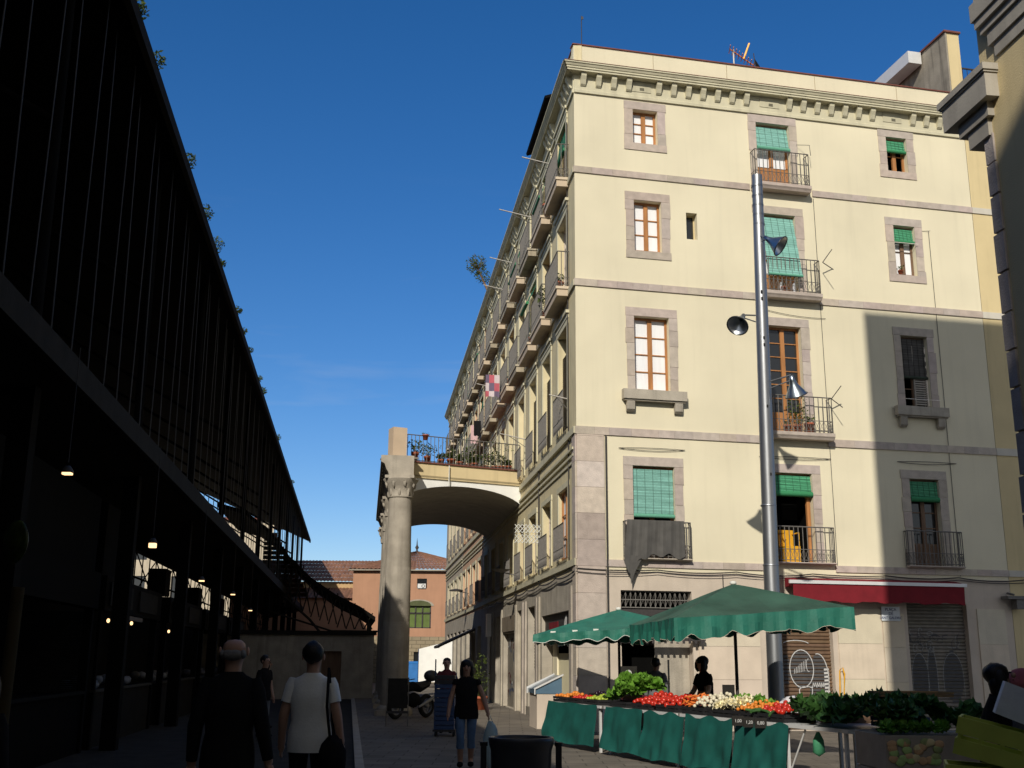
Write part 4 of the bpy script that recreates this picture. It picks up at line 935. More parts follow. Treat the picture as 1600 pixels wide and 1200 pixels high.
# market stalls under the hall
st0 = None
for i, a_ in enumerate((8.2, 21.6, 29.2, 36.4, 43.5)):
    L_ = 6.6 if i else 13.2
    e = empty('market_stall', MP(-4.6, a_), ['dark closed stall at the left edge of the picture beside the round stained glass', 'grey shuttered corner stall with sign boards, nearest of the lane', 'dark stall with three small bulbs behind the bald man', 'dark stall further down the market lane', 'farthest dark stall of the market lane'][i], 'market stall', 'stalls under the market roof')
    MO = e.location
    m = B(); mbox(m, -5.6, -4.6, a_, a_+L_-.4, -.1, .95, (.8, .8, .8)); mbox(m, -4.65, -4.55, a_, a_+L_-.4, .95, 1.0, (2.5, 2.5, 2.5)); m.build('counter', 'dark' if i == 0 else 'mband', e)
    m = B(); mbox(m, -4.75, -4.5, a_, a_+L_-.3, 2.42, 3.05); m.build('fascia', 'dark' if i == 0 else 'mroof', e)
    m = B()
    for q in range(2): mbox(m, -4.49, -4.46, a_+.3+q*3.0, a_+1.9+q*3.0+.6, 2.52, 2.95)
    m.build('sign_board', 'mband', e)
    for z_ in (0, L_-.5): m = B(); mbox(m, -4.7, -4.55, a_+z_, a_+z_+.14, -.1, 2.45); m.build('post', 'mroof', e)
    if i < 2: m = B(); mbox(m, -6.3, -4.6, a_, a_+L_-(.4 if i == 0 else 3.6), 3.06, 4.4); m.build('top_box', 'dark', e)
    m = B(); mbox(m, -6.2, -6.1, a_-.3, a_+7.2, -.1, 3.0); m.build('back_wall', 'mroof', e)
    if i == 1:
        m = B()
        for k in range(40): mbox(m, -6.0, -4.6, a_-.05, a_-.02+.012*(k % 2), .95+k*.036, .98+k*.036, tg(.1))
        m.build('shutter', 'mband', e)
        m = B(); mbox(m, -4.44, -4.40, a_+1.0, a_+3.4, 2.3, 2.38); m.build('tube_light_housing', 'mrod', e)
    rnd = random.Random(i)
    for k in range(16): m = B(); q = MQ(-4.9-rnd.random()*.4, a_+.4+k*.33, 1.05+rnd.random()*.1); m.ell(q, .13, .13, .09, 8, 5, tg(.5), .2, k); m.build('bundle', 'fab_g', e)
    if i in (1, 2, 3):
        m = B(); mbox(m, -4.62, -4.58, a_+2.2, a_+2.9, .2, .85); m.build('price_card', 'stone_g', e)
# hanging warm lamps
for i, (px, py, pz, r, lab) in enumerate(((-5.55, 17.2, 3.32, .09, 'glowing square market lamp, brightest in the clerestory gap'), (-6.6, 23.9, 3.20, .09, 'small glowing lamp in the second gap of the market'), (-7.3, 29.5, 3.22, .09, 'small glowing lamp in the third gap of the market'), (-8.2, 35.5, 3.05, .09, 'small glowing lamp in the farthest gap of the market'), (-5.2, 12.8, 3.7, .09, 'dim orange lamp high in the dark market at the left'))):
    e = empty('pendant_lamp', (px, py, pz), lab, 'lamp', 'lamps in the market')
    m = B(); m.lathe([(0, .06), (.03, .06), (.07, .0), (.07, -.02)], n=10); m.tube([(0, 0, .1), (0, 0, 1.5)], .006, 4); m.build('shade', 'iron', e)
    m = B(); m.box(-.05, .05, -.04, .04, -.09 if i == 0 else -.045, -.021); m.build('bulb', 'lamp_w', e)
for i in range(5):
    q = MP(-4.9, [24.0, 31.2, 31.9, 32.6, 26.5][i], [2.30, 2.26, 2.26, 2.26, 2.32][i]); e = empty('bulb_lamp', q, 'tiny bare bulb glowing under the stall fascia in the dark', 'lamp', 'bare bulbs under the stall fascia')
    m = B(); m.ell((0, 0, 0), .035, .035, .045, 8, 6); m.build('bulb', 'lamp_w', e); m = B(); m.tube([(0, 0, .04), (0, 0, .12)], .02, 6); m.build('socket', 'iron', e)
# round stained glass sign at left
m = B(); m.lathe([(0, .02), (.18, .02), (.205, 0), (.18, -.02), (0, -.02)], n=28, M4=Matrix.Rotation(R(90), 3, 'X') @ Matrix.Rotation(0, 3, 'Z'))
tag(m.build('round_glass_sign', 'canary', None, loc=(-4.6, 10.3, 2.62), rot=R(-35)), 'round green stained glass sign in the dark at the left edge', 'sign')
m = B(); m.tube([(0, 0, 0), (.02, 0, 2.3)], .06, 8, (2.2, 1.8, 1.1)); tag(m.build('stall_post', 'mband', None, loc=(-4.5, 10.2, -.1)), 'pale slim post beneath the round green glass sign', 'post')

# ================================================================== background buildings
def tile_roof(m, p0, p1, p2, p3, cols, rows):
    """p0-p1 eave, p3-p2 ridge; ribs run eave to ridge"""
    p0, p1, p2, p3 = map(Vector, (p0, p1, p2, p3)); n = (p1-p0).cross(p3-p0).normalized()
    if n.z < 0: n = -n
    for c in range(cols):
        for r_ in range(rows):
            t = tg(.18)
            def Q(u, v): return p0.lerp(p1, u).lerp(p3.lerp(p2, u), v)
            u0, u1 = c/cols, (c+1)/cols; um = (u0+u1)/2; v0, v1 = r_/rows, (r_+1)/rows
            m.face([Q(u0, v0), Q(um, v0)+n*.06, Q(um, v1)+n*.05, Q(u0, v1)], t); m.face([Q(um, v0)+n*.06, Q(u1, v0), Q(u1, v1), Q(um, v1)+n*.05], t)
pb = empty('pink_building', Vector((-6.3, 76, 0)), 'salmon pink building with hipped tile roof and arched green window beyond the arch', 'building')
m = B(); X0, X1, Y0, Y1 = -4.4, 4.6, 0, 9
for (a, b, c, d) in [(X0, X1, 3.0, 7.4)]:
    ops = [(-.05, .62, 6.2, 6.85), (-.72, .95, 3.55, 5.05)]
    f_ = facade(a, b, c, d, ops, .25); m = f_
m.face([(X0, 0, 3), (X0, 9, 3), (X0, 9, 7.4), (X0, 0, 7.4)]); m.face([(X1, 0, 3), (X1, 9, 3), (X1, 9, 7.4), (X1, 0, 7.4)]); m.build('upper_wall', 'pinkb', pb)
m = facade(X0, X1, 0, 2.999, [(-.15, .25, 1.15, 2.0)], .25); m.face([(X0, 0, 0), (X0, 9, 0), (X0, 9, 3), (X0, 0, 3)]); m.face([(X1, 0, 0), (X1, 9, 0), (X1, 9, 3), (X1, 0, 3)]); m.build('base_wall', 'brickb', pb)
m = B(); tile_roof(m, (X0-.3, -.3, 7.45), (X1+.3, -.3, 7.45), (-.3, 4.5, 9.05), (-.7, 4.5, 9.05), 34, 10); tile_roof(m, (X0-.3, 9.3, 7.45), (X0-.3, -.3, 7.45), (-.7, 4.5, 9.05), (-.7, 4.6, 9.05), 30, 8); tile_roof(m, (X1+.3, -.3, 7.45), (X1+.3, 9.3, 7.45), (-.3, 4.6, 9.05), (-.3, 4.5, 9.05), 30, 8)
rf = m.build('roof', 'rooft', pb)
m = B(); m.lathe([(.10, 0), (.12, .1), (.05, .2), (.14, .38), (.05, .55), (.02, .9), (0, 1.1)], (-.5, 4.5, 9.0), 10); m.build('finial', 'iron', rf)
m = B(); m.box(X0-.3, X1+.3, -.3, -.001, 7.35, 7.44, (.8, .8, .8)); m.build('eave', 'stone_g', pb)
m = B()
m.box(-.72, -.62, .1, .16, 3.55, 5.0); m.box(.85, .95, .1, .16, 3.55, 5.0); m.box(-.15, -.07, .1, .16, 3.55, 5.3); m.box(.32, .40, .1, .16, 3.55, 5.3); m.box(-.72, .95, .1, .16, 4.52, 4.6); m.box(-.72, .95, .1, .16, 3.55, 3.62)
s = m.build('window', 'iron', pb); m = pane(-.72, .95, 3.55, 5.05, .18); m.build('pane', 'gwin', s)
m = B()
for k in range(12):
    t0, t1 = math.pi*k/12, math.pi*(k+1)/12; f1 = lambda t, r: (.115+r*math.cos(t), -.03, 5.03+r*.42*math.sin(t))
    m.face([f1(t0, .85), f1(t1, .85), f1(t1, 1.02), f1(t0, 1.02)]); m.face([(.115, -.02, 5.03), f1(t0, .85), f1(t1, .85)], (.25, .32, .18))
m.build('arch_trim', 'stone_g', s)
m = B(); m.box(-.05, .62, .15, .2, 6.2, 6.85, (.2, .2, .2)); s = m.build('window', 'glass', pb); m = B(); m.box(.0, .55, -.1, .15, 6.2, 6.5); m.lathe([(.12, 0), (.08, .01)], (.38, -.11, 6.35), 12, (.1, .1, .1), Matrix.Rotation(R(90), 3, 'X')); m.build('air_conditioner', 'alu', s)
m = B(); m.box(-.15, .25, .15, .2, 1.15, 2.0); m.build('window', 'glass', pb)
lb = empty('long_tiled_building', Vector((-13, 88, 0)), 'long ochre building with two tiers of brown tile roof behind the market end', 'building')
m = facade(-9, 5, 0, 6.2, [], .2); m.build('lower_wall', 'pinkb', lb)
m = B(); m.box(-9, 5, 2.5, 9, 6.0, 7.55); m.build('upper_wall', 'ochb', lb)
m = B(); tile_roof(m, (-9, -.3, 6.1), (5, -.3, 6.1), (5, 2.5, 7.05), (-9, 2.5, 7.05), 50, 4); tile_roof(m, (-9, 2.2, 7.55), (5, 2.2, 7.55), (5, 7, 9.6), (-9, 7, 9.6), 50, 6); m.build('roof', 'rooft', lb)
# tall sunlit facade seen through the market gaps
tb = empty('cream_distant_building', Vector((-30, 112, 0)), 'cream distant building seen through the gaps above the market stalls', 'building')
ops = [(-24+k*4, -22.6+k*4, 3+j*4, 5.4+j*4) for k in range(7) for j in range(3)]
facade(-26, 6, 0, 15, ops, .3).build('wall', 'beige', tb)
for o in ops: m = B(); m.face([(o[0], .3, o[2]), (o[1], .3, o[2]), (o[1], .3, o[3]), (o[0], .3, o[3])]); m.build('window', 'glass', tb)
m = B(); m.box(-26.3, 6.3, -.4, 8, 15.01, 15.3); m.build('roof', 'coping', tb)

# ================================================================== right building
WC = Vector((4.69, 10, 0)); rbd = empty('right_building', WC, 'shaded stone cornered building rising out of frame at the right edge', 'building')
RB_ = dict(loc=(0, 0, 0), rot=RL)     # local x = toward camera, -y outward (street side)
m = B(); HT = 21.7
rops = [(2.2+2.9*i, 3.4+2.9*i, z0, z0+dz) for i in range(4) for z0, dz in ((.05, 2.7), (4.0, 2.1))]
m = facade(0, 14, 0, HT, rops, .3); m.build('street_wall', 'stucco_b', rbd, **RB_)
for o in rops:
    q = surround(*o, .2, .2, .0).build('window', 'stone_g', rbd, **RB_); casement(o[0]+.002, o[1]-.002, o[2]+.002, o[3]-.002, 3, lower=.5).build('frame', 'wood_o', q); pane(*o).build('pane', 'glass', q)
nb = B(); q1 = dF*9; nb.face([(0, 0, 0), (q1.x, q1.y, 0), (q1.x, q1.y, HT), (0, 0, HT)]); nb.build('north_wall', 'stone_g', rbd)
m = B(); e1 = -dL*14; pts = [(0, 0), (e1.x, e1.y), (e1.x+q1.x, e1.y+q1.y), (q1.x, q1.y)]; m.prism(pts, HT, HT+.25); m.face([(pts[1][0], pts[1][1], 0), (pts[2][0], pts[2][1], 0), (pts[2][0], pts[2][1], HT), (pts[1][0], pts[1][1], HT)]); m.face([(pts[2][0], pts[2][1], 0), (pts[3][0], pts[3][1], 0), (pts[3][0], pts[3][1], HT), (pts[2][0], pts[2][1], HT)]); m.build('roof', 'coping', rbd)
m = B(); z = 0; rnd = random.Random(3)
while z < 6.6:
    h = rnd.uniform(.3, .42); m.box(-.02-rnd.uniform(0, .02), .10+rnd.uniform(0, .03), -.018-rnd.uniform(0, .01), .1, z+.01, z+h-.012, (.75, .78, .85)); z += h
m.build('quoin', 'stone', rbd, **RB_)
m = B(); m.box(-.55, .27, -.135, .30, 6.95, 7.22); m.box(-.59, .30, -.165, .30, 7.221, 7.29); m.box(-.57, .285, -.15, .30, 7.2, 7.221); m.build('ledge', 'stone_s', rbd, **RB_)
m = B(); m.box(-.38, .16, -.07, .25, 6.80, 6.95, (.9, .9, .9)); m.box(-.26, .10, -.045, .25, 6.62, 6.80, (.9, .9, .9)); m.build('ledge_bracket', 'stone_s', rbd, **RB_)
m = B(); [m.box(x_, 14, -o_2, .0, za, zb) for x_, o_2, za, zb in ((.30, .022, 7.36, 7.50), (.24, .045, 7.501, 7.66), (.17, .07, 7.661, 7.74), (.13, .10, 7.741, 7.83), (.10, .12, 7.831, 8.02), (.13, .08, 8.021, 8.2))]; m.build('moulding', 'stone_s', rbd, **RB_)
m = B(); m.box(.15, 14, -.05, -.001, 8.21, HT-1); m.build('upper_wall', 'stucco_b', rbd, **RB_)
# buildings behind the camera which throw the foreground shade
bb = empty('lower_house_behind', Vector((-1.35, -6, 0)), 'ochre house standing behind the viewpoint with a flat roof', 'building')
m = facade(0, 8, 0, 14.5, [(1+k*2.3, 2+k*2.3, 1+3.2*j, 3+3.2*j) for k in range(3) for j in range(4)], .3); s = m.build('facade', 'stucco_b', bb); s.rotation_euler = (0, 0, math.pi); s.location = (8, 0, 0)
m = B(); m.box(0, 8, -7.7, -.35, 0, 14.3); m.build('core', 'stone_g', bb); m = B(); m.box(-.0, 8.1, -7.8, .0, 14.501, 14.6); m.build('roof', 'coping', bb)
bc = empty('taller_house_behind', Vector((.35, -14, 0)), 'grey taller house standing further behind the viewpoint', 'building')
HB = 16.66+8*.645
m = facade(0, 9, 0, HB, [(1+k*2.6, 2.1+k*2.6, 1+3.3*j, 3.1+3.3*j) for k in range(3) for j in range(5)], .3); s = m.build('facade', 'beige', bc); s.rotation_euler = (0, 0, math.pi); s.location = (9-1.9, 0, 0)
m = B(); m.box(-1.9, 7.1, -7.7, -.35, 0, HB-.2); m.build('core', 'stone_g', bc)
#SECTION2
# ================================================================== lamp mast
lm = empty('lamp_mast', Vector((5.11, 22.0, 0)), 'tall galvanised steel lamp mast with three reflector floodlights beside the green stall canopy', 'lamp mast')
m = B(); m.tube([(0, 0, 0), (.0, 0, .02), (.03, 0, 3.4), (.035, 0, 3.44), (.06, 0, 5.5), (.14, 0, 11.75)], [.155, .155, .15, .147, .145, .11], 24); m.build('pole', 'steel', lm)
for z in (3.42, 4.6): m = B(); m.lathe([(.158, 0), (.158, .02), (.15, .03)], (.03+.008*(z-3.4), 0, z), 20); m.build('collar', 'steel', lm)
for k in range(5): m = B(); m.lathe([(.121, 0), (.121, .04)], (.13, 0, 10.6+k*.22), 20, (.8, .8, .8)); m.build('collar', 'steel', lm)
for z in (5.2, 6.6, 7.9, 8.05, 8.9, 9.05): m = B(); m.box(.07, .10, -.16, -.11, z, z+.05, (.1, .1, .1)); m.build('bolt', 'iron', lm)
def lamp_head(pos, aim, arm_from, arm_mid):
    pos = Vector(pos)-lm.location; aim = Vector(aim).normalized()
    q = Vector((0, 0, 1)).rotation_difference(aim).to_matrix() @ Matrix.Diagonal((.86, .86, .86))
    m = B(); m.lathe([(0, -.22), (.05, -.22), (.065, -.10), (.08, -.06), (.10, 0), (.20, .16), (.245, .24), (.255, .26)], pos, 24, (.5, .55, .6), q); h = m.build('floodlight', 'chrome', lm)
    m = B(); m.lathe([(.04, 0), (.14, .12), (.22, .22), (.243, .255)], pos, 24, (1, 1, 1), q); m.build('reflector', 'chrome', h)
    m = B(); m.lathe([(.25, .255), (.268, .255), (.268, .275), (.25, .275)], pos, 24, (.3, .3, .3), q); m.build('rim', 'steel', h)
    m = B(); a = Vector(arm_from)-lm.location; m.tube([a, pos-aim*.2], .018, 5); m.tube([a+Vector((0, 0, -.14)), pos-aim*.1], .014, 5); m.build('bracket_arm', 'steel', h)
lamp_head((5.42, 21.7, 10.13), (.75, -.35, -.62), (5.22, 21.95, 10.35), 0)
lamp_head((4.70, 21.7, 8.40), (-.45, -.55, -.72), (5.06, 21.95, 8.58), 0)
lamp_head((5.72, 21.75, 7.05), (.30, .35, -.9), (5.30, 21.95, 7.16), 0)
# ================================================================== market umbrellas
def canopy_stall(name, center, u, size, hz, apex, label, mat, sag_=.10, val=.26, tilt=(0, 0), seed=0, pole_label='pole'):
    e = empty(name, center, label, 'parasol')
    u = Vector((*u, 0)).normalized(); v = Vector((-u.y, u.x, 0)); h = size/2; n = 14
    def top(a, b):   # a,b in -1..1
        r = max(abs(a), abs(b)); d = min(abs(a), abs(b))/max(r, 1e-6)
        if r < 1e-6: return Vector((0, 0, apex))
        z = apex-(apex-hz)*(r**1.05) - sag_*math.sin(min(1, r)*math.pi)*.6*(1-d**3) + tilt[0]*a*h+tilt[1]*b*h - .006*math.sin(9*a+seed)*r*math.sin(7*b)
        z += .03*mnoise.noise(Vector((a*1.5, b*1.5, seed)))*r
        p = u*(a*h)+v*(b*h); s_ = 1-.05*(1-d**2)*r; return Vector((p.x*s_, p.y*s_, z))
    m = B(); G = [[top(-1+2*i/n, -1+2*j/n) for j in range(n+1)] for i in range(n+1)]
    for i in range(n):
        for j in range(n):
            k = 1+.25*mnoise.noise(Vector((i*.4, j*.4, seed))); t_ = (k, k, k); q_ = (G[i][j], G[i+1][j], G[i+1][j+1], G[i][j+1])
            if (i-n/2+.5)*(j-n/2+.5) > 0: m.face([q_[0], q_[1], q_[2]], t_); m.face([q_[0], q_[2], q_[3]], t_)
            else: m.face([q_[0], q_[1], q_[3]], t_); m.face([q_[1], q_[2], q_[3]], t_)
    c = m.build('canopy', mat, e)
    edges = [[G[i][0] for i in range(n+1)], [G[n][j] for j in range(n+1)], [G[n-i][n] for i in range(n+1)], [G[0][n-j] for j in range(n+1)]]
    hemm = 'trimw' if seed > 2 else 'stone_p'; hh_ = .009 if seed > 2 else .005
    for ei, E_ in enumerate(edges):
        m = B(); tr_ = B(); N = 56; prev = None
        nrm = (E_[-1]-E_[0]).cross(Vector((0, 0, 1))).normalized()
        for k in range(N+1):
            t = k/N*(len(E_)-1); i = min(int(t), len(E_)-2); p = E_[i].lerp(E_[i+1], t-i)
            ww_ = k/N*math.pi*5.5+seed+.5*math.sin(k*.21+ei); sc_ = abs(math.sin(ww_)); dp = val*(.70+.30*sc_*(.8+.2*math.sin(k*.13+seed)))+.02*math.sin(k*.9+seed+ei)
            off = nrm*(.03*math.sin(k*.55+seed*2+ei)+.02*math.sin(k*1.3))
            b = p-Vector((0, 0, dp))+off; md_ = p-Vector((0, 0, dp*.5))+off*.6; cur = (p+Vector((0, 0, .004)), md_, b)
            if prev: 
                m.face([prev[0], cur[0], cur[1], prev[1]], smooth=True); m.face([prev[1], cur[1], cur[2], prev[2]], smooth=True)
                tr_.face([prev[2], cur[2], cur[2]-Vector((0, 0, hh_))+nrm*.002, prev[2]-Vector((0, 0, hh_))+nrm*.002])
            prev = cur
        vv = m.build('valance', mat, e); tr_.build('hem', hemm, vv)
    m = B(); m.tube([(0, 0, 0), (0, 0, apex-.02)], .028, 10); m.build('pole', 'iron', e)
    for (a, b) in ((1, 1), (1, -1), (-1, 1), (-1, -1)):
        m = B(); m.tube([(0, 0, apex-.12), top(a*.97, b*.97)-Vector((0, 0, .03))], .014, 5); m.build('rib', 'iron_g', e)
    m = B(); m.lathe([(0, .05), (.05, .04), (.06, 0), (0, -.02)], (0, 0, apex), 10); m.build('cap', 'trimw', e)
    m = B(); m.box(-.28, .28, -.28, .28, 0.0, .06); m.build('base', 'iron', e)
    return e, top
U1, top1 = canopy_stall('market_parasol', (3.78, 19.0, 0), (1, .13), 2.93, 2.31, 2.86, 'larger faded green parasol with drooping scalloped valance, nearer the lamp mast', 'canvas_old', tilt=(.07, -.01), seed=1, val=.35)
for ch in U1.children:
    if ch.name.split('.')[0] == 'valance': ch.data.materials[0] = M['canvas']
U2, top2 = canopy_stall('market_parasol', (2.23, 23.2, 0), (1, -.30), 2.86, 2.16, 2.60, 'smaller bright green parasol with white hem at the left end of the vegetable stall', 'canvas', tilt=(.07, .0), seed=4, val=.18)
for k in range(3):
    p = top2(-.75+.3*k, -.93); m = B(); m.box(-.05, .05, -.006, .006, -.14, -.01); m.build('clip', 'trimw', U2, loc=(p.x, p.y-.03, p.z+.03))
# ================================================================== vegetable stall tables along a line
SA = Vector((.80, 22.6, 0)); SBv = Vector((4.45, 13.0, 0)); sD = (SBv-SA); SLn = sD.length; sD.normalize(); sN = Vector((-sD.y, sD.x, 0))   # sN toward the back
if sN.x < 0: sN = -sN
def SP(a, b, z=0): return SA+sD*a+sN*b+Vector((0, 0, z))
RS = math.atan2(sD.y, sD.x)
TZ = .80
tabs = [(0, 2.35, 'far table of the vegetable stall, at its left end'), (2.5, 5.1, 'second table of the vegetable stall, behind the leafy greens'), (5.2, 7.75, 'third table of the vegetable stall, in front of the seller'), (7.85, 9.3, 'nearest bare metal table at the right end of the vegetable stall')]
for i, (a0, a1, lab) in enumerate(tabs):
    e = empty('stall_table', SP(a0, 0), lab, 'table', 'tables of the vegetable stall', rot=RS)
    L_ = a1-a0
    m = B(); m.box(0, L_, .0, 1.15, TZ-.05, TZ); m.build('table_top', 'alu' if i == 3 else 'iron_g', e)
    m = B(); m.box(0, L_, -.03, -.001, TZ-.045, TZ-.001); m.build('edge_rail', 'alu', e)
    for x in (.1, L_-.12):
        for y in (.03, 1.1): m = B(); m.box(x-.02, x+.02, y-.02, y+.02, 0, TZ-.051); m.build('leg', 'alu', e)
    m = B(); m.tube([(.1, .03, .15), (.5, .03, TZ-.06)], .014, 5); m.build('brace', 'alu', e)
# hanging cloths (front)
cloths = [(0.02, 2.25, .05, 'leftmost teal cloth hanging in front of the far table', .35), (2.62, 4.0, .05, 'teal cloth right of the white trestle legs', .2), (4.05, 5.38, .03, 'teal cloth with a deep sagging fold below the tomatoes', .1), (5.42, 6.78, .03, 'wide teal cloth under the carrots', .1), (6.85, 8.1, .04, 'rightmost teal cloth under the tomatoes beside the bare metal table', .1)]
for i, (a0, a1, zb, lab, sh) in enumerate(cloths):
    m = B(); nx, nz = 40, 16; g_ = {}
    for p_ in range(nx+1):
        for q_ in range(nz+1):
            u, v = p_/nx, q_/nz; x = a0+(a1-a0)*(u)+sh*.35*v*(u-.6)-(0)
            sagz = .10*math.sin(u*math.pi*2.0+i)**2*(1-v)*(1 if i > 1 else .25)
            fold = .018*math.sin(u*9+i*2+math.sin(v*3+i)*1.6)+.008*math.sin(u*31+i*3+v*4)+.07*mnoise.noise(Vector((u*4, v*2, i*3)))
            o_f = -.05-.10*v-(fold)*(.15+.85*v); z = TZ+.012-sagz*.6-(TZ-.03-zb-.02*math.sin(u*9+i))*v
            P3 = SP(x, o_f, z); g_[p_, q_] = P3-SP(a0, 0)
    for p_ in range(nx):
        for q_ in range(nz): m.face([g_[p_, q_], g_[p_+1, q_], g_[p_+1, q_+1], g_[p_, q_+1]], smooth=True)
    tag(m.build('table_cloth', 'cloth', None, loc=SP(a0, 0)), lab, 'cloth', 'teal cloths on the vegetable stall')
# crates with produce
def crate(loc, w_, d_, h, mat, label, group=None, rot=RS, name='crate', slats=True):
    e = empty(name, loc, label, 'crate', group, rot=rot)
    m = B(); t = .012; m.box(-w_/2, w_/2, -d_/2, d_/2, 0, .012); m.build('bottom', mat, e)
    m = B()
    for (x0, x1, y0, y1) in ((-w_/2, w_/2, -d_/2, -d_/2+t), (-w_/2, w_/2, d_/2-t, d_/2), (-w_/2, -w_/2+t, -d_/2+t, d_/2-t), (w_/2-t, w_/2, -d_/2+t, d_/2-t)):
        m.box(x0, x1, y0, y1, .012, h*.42); m.box(x0-.003, x1+.003, y0-.003, y1+.003, h*.55, h)
        if x1-x0 > .1:
            for k in range(5): xx = x0+(x1-x0)*(k+.1)/4.3; m.box(xx, xx+.02, y0, y1, h*.42, h*.55)
    m.build('side', mat, e)
    return e
def proto(name, fn, mat, label, cat, group):
    m = B(); fn(m); o = m.build(name, mat); tag(o, label, cat, group); return o
PRO = {}
def scatter(name, fn, mat, label, cat, group, ctr, w_, d_, z, n, dz, rise=.0, jit=.2, rnd=None, scale=1.0):
    rnd = rnd or random.Random(len(label)*7+n)
    p = None; k = 0
    cols_ = max(1, int(math.sqrt(n*w_/d_))); rows_ = math.ceil(n/cols_)
    for r_ in range(rows_):
        for c_ in range(cols_):
            if k >= n: break
            x = (-.5+(c_+.5)/cols_)*w_+rnd.uniform(-jit, jit)*w_/cols_; y = (-.5+(r_+.5)/rows_)*d_+rnd.uniform(-jit, jit)*d_/rows_
            P3 = SP(ctr[0]+x, ctr[1]+y, z+rise*(y/d_+.5)+rnd.uniform(0, dz))
            if p is None: p = proto(name, fn, mat, label, cat, group); o = p
            else: o = cp(p)
            o.location = P3; o.rotation_euler = (rnd.uniform(-.4, .4), rnd.uniform(-.4, .4), rnd.uniform(0, 6)); s_ = scale*rnd.uniform(.85, 1.15); o.scale = (s_, s_, s_); k += 1
    return p
def f_ball(r, sq=.9, tip=True):
    def f(m):
        m.ell((0, 0, 0), r, r, r*sq, 10, 7, jit=.05)
        if tip: m.tube([(0, 0, r*sq*.9), (0, 0.003, r*sq*1.1)], .005, 4, (.2, .8, .2))
    return f
def f_carrot(m):
    m.tube([(0, 0, 0), (0, .09, .0), (.0, .17, -.004)], [.017, .012, .002], 7)
def f_leafhead(r, n, upr=.8, sz=.5):
    def f(m):
        rnd = random.Random(int(r*1000)+n)
        for k in range(n):
            t = k*2.4; tiltk = .25+.9*(k/n); L = r*rnd.uniform(.8, 1.2); wd = r*sz
            d = Vector((math.cos(t)*math.sin(tiltk), math.sin(t)*math.sin(tiltk), math.cos(tiltk)*upr)); s_ = Vector((-math.sin(t), math.cos(t), 0))
            c_ = rnd.uniform(.65, 1.4); pv = None
            for i in range(6):
                u = i/5; ctr = d*L*u+Vector((0, 0, -.35*L*u*u*math.sin(tiltk))); ww = wd*math.sin(math.pi*min(.95, .15+u*.8)); cr = .14*r*math.sin(i*2+k)
                row = [ctr-s_*ww+Vector((0, 0, cr)), ctr-s_*ww*.3, ctr+s_*ww*.3, ctr+s_*ww+Vector((0, 0, -cr))]
                if pv:
                    for q in range(3): kk = (c_*1.6 if (q == 1 and i < 5) else c_); m.face([pv[q], pv[q+1], row[q+1], row[q]], (kk, kk, kk*.9), True)
                pv = row
    return f
def f_white(m): m.ell((0, 0, 0), .05, .05, .045, 10, 7, jit=.25); 
GR = 'in the black crates of the vegetable stall'
T = TZ+.004
cr = [(.35, 'small black crate of oranges at the far left end of the stall'), (1.05, 'black crate of red fruit right of the oranges'), (1.75, 'black crate of green apples'), (2.9, 'black crate under the big leafy greens'), (3.75, 'black crate of tomatoes beside the leafy greens'), (4.6, 'black crate of tomatoes left of the carrots'), (5.45, 'black crate of carrots and white roots'), (6.2, 'black crate of pale fennel'), (6.85, 'black crate of cherry tomatoes, left one of the two before the kale'), (7.55, 'black crate of red tomatoes right before the kale')]
for i, (a_, lab) in enumerate(cr): crate(SP(a_, .30, T), .64, .5, .09 if i < 5 else .10, 'plast_k', lab, 'black crates on the vegetable stall')
for i, (a_, lab) in enumerate(((1.1, 'dark back crate of aubergines'), (2.3, 'maroon tray behind the leafy greens'), (3.7, 'maroon tray behind the left tomatoes'))): crate(SP(a_, .86, T+.03), .9 if i else 1.3, .45, .13, 'plast_m' if i else 'plast_k', lab, 'back row crates')
scatter('orange', f_ball(.04, tip=False), 'ora', 'orange piled at the far left end of the vegetable stall', 'orange', 'oranges on the stall', (.35, .30), .6, .46, T+.07, 26, .05, .05)
scatter('red_fruit', f_ball(.035), 'tom', 'red fruit piled right of the oranges', 'fruit', 'red fruit on the stall', (1.05, .30), .6, .46, T+.06, 26, .04, .04)
scatter('green_apple', f_ball(.038), 'lime', 'green apple piled left of the leafy greens', 'apple', 'green apples on the stall', (1.78, .30), .6, .46, T+.07, 26, .04, .05)
scatter('aubergine', f_ball(.05, .7), 'aub', 'dark aubergine in the back row of the stall', 'aubergine', 'aubergines on the stall', (1.1, .86), 1.2, .4, T+.15, 22, .04)
scatter('leafy_green', f_leafhead(.26, 20, .9), 'leaf_l', 'bright green leafy bunch heaped high beside the price card', 'leafy greens', 'leafy greens heaped on the stall', (2.85, .42), .85, .6, T+.08, 12, .16, .22, .3)
scatter('tomato', f_ball(.045), 'tom', 'red tomato in the heap left of the carrots', 'tomato', 'tomatoes left of the carrots', (4.15, .35), 1.5, .62, T+.08, 62, .06, .12)
scatter('carrot', f_carrot, 'carrot', 'orange carrot in the bunch left of the white roots', 'carrot', 'carrots on the stall', (5.18, .30), .24, .45, T+.10, 40, .14, .06)
scatter('white_root', f_white, 'onion', 'pale bean sprout clump next to the carrots', 'root vegetable', 'pale roots on the stall', (5.62, .36), .5, .5, T+.10, 60, .12, .10, scale=.62)
scatter('fennel', f_leafhead(.17, 14, .9, .4), 'onion', 'pale fennel with folded leaves between the roots and cherry tomatoes', 'fennel', 'fennel on the stall', (6.2, .35), .55, .45, T+.06, 6, .05, .10)
scatter('lettuce', f_leafhead(.20, 16, .8), 'leaf_l', 'light green lettuce behind the fennel', 'lettuce', 'lettuces on the stall', (6.25, .72), 1.1, .3, T+.10, 6, .05)
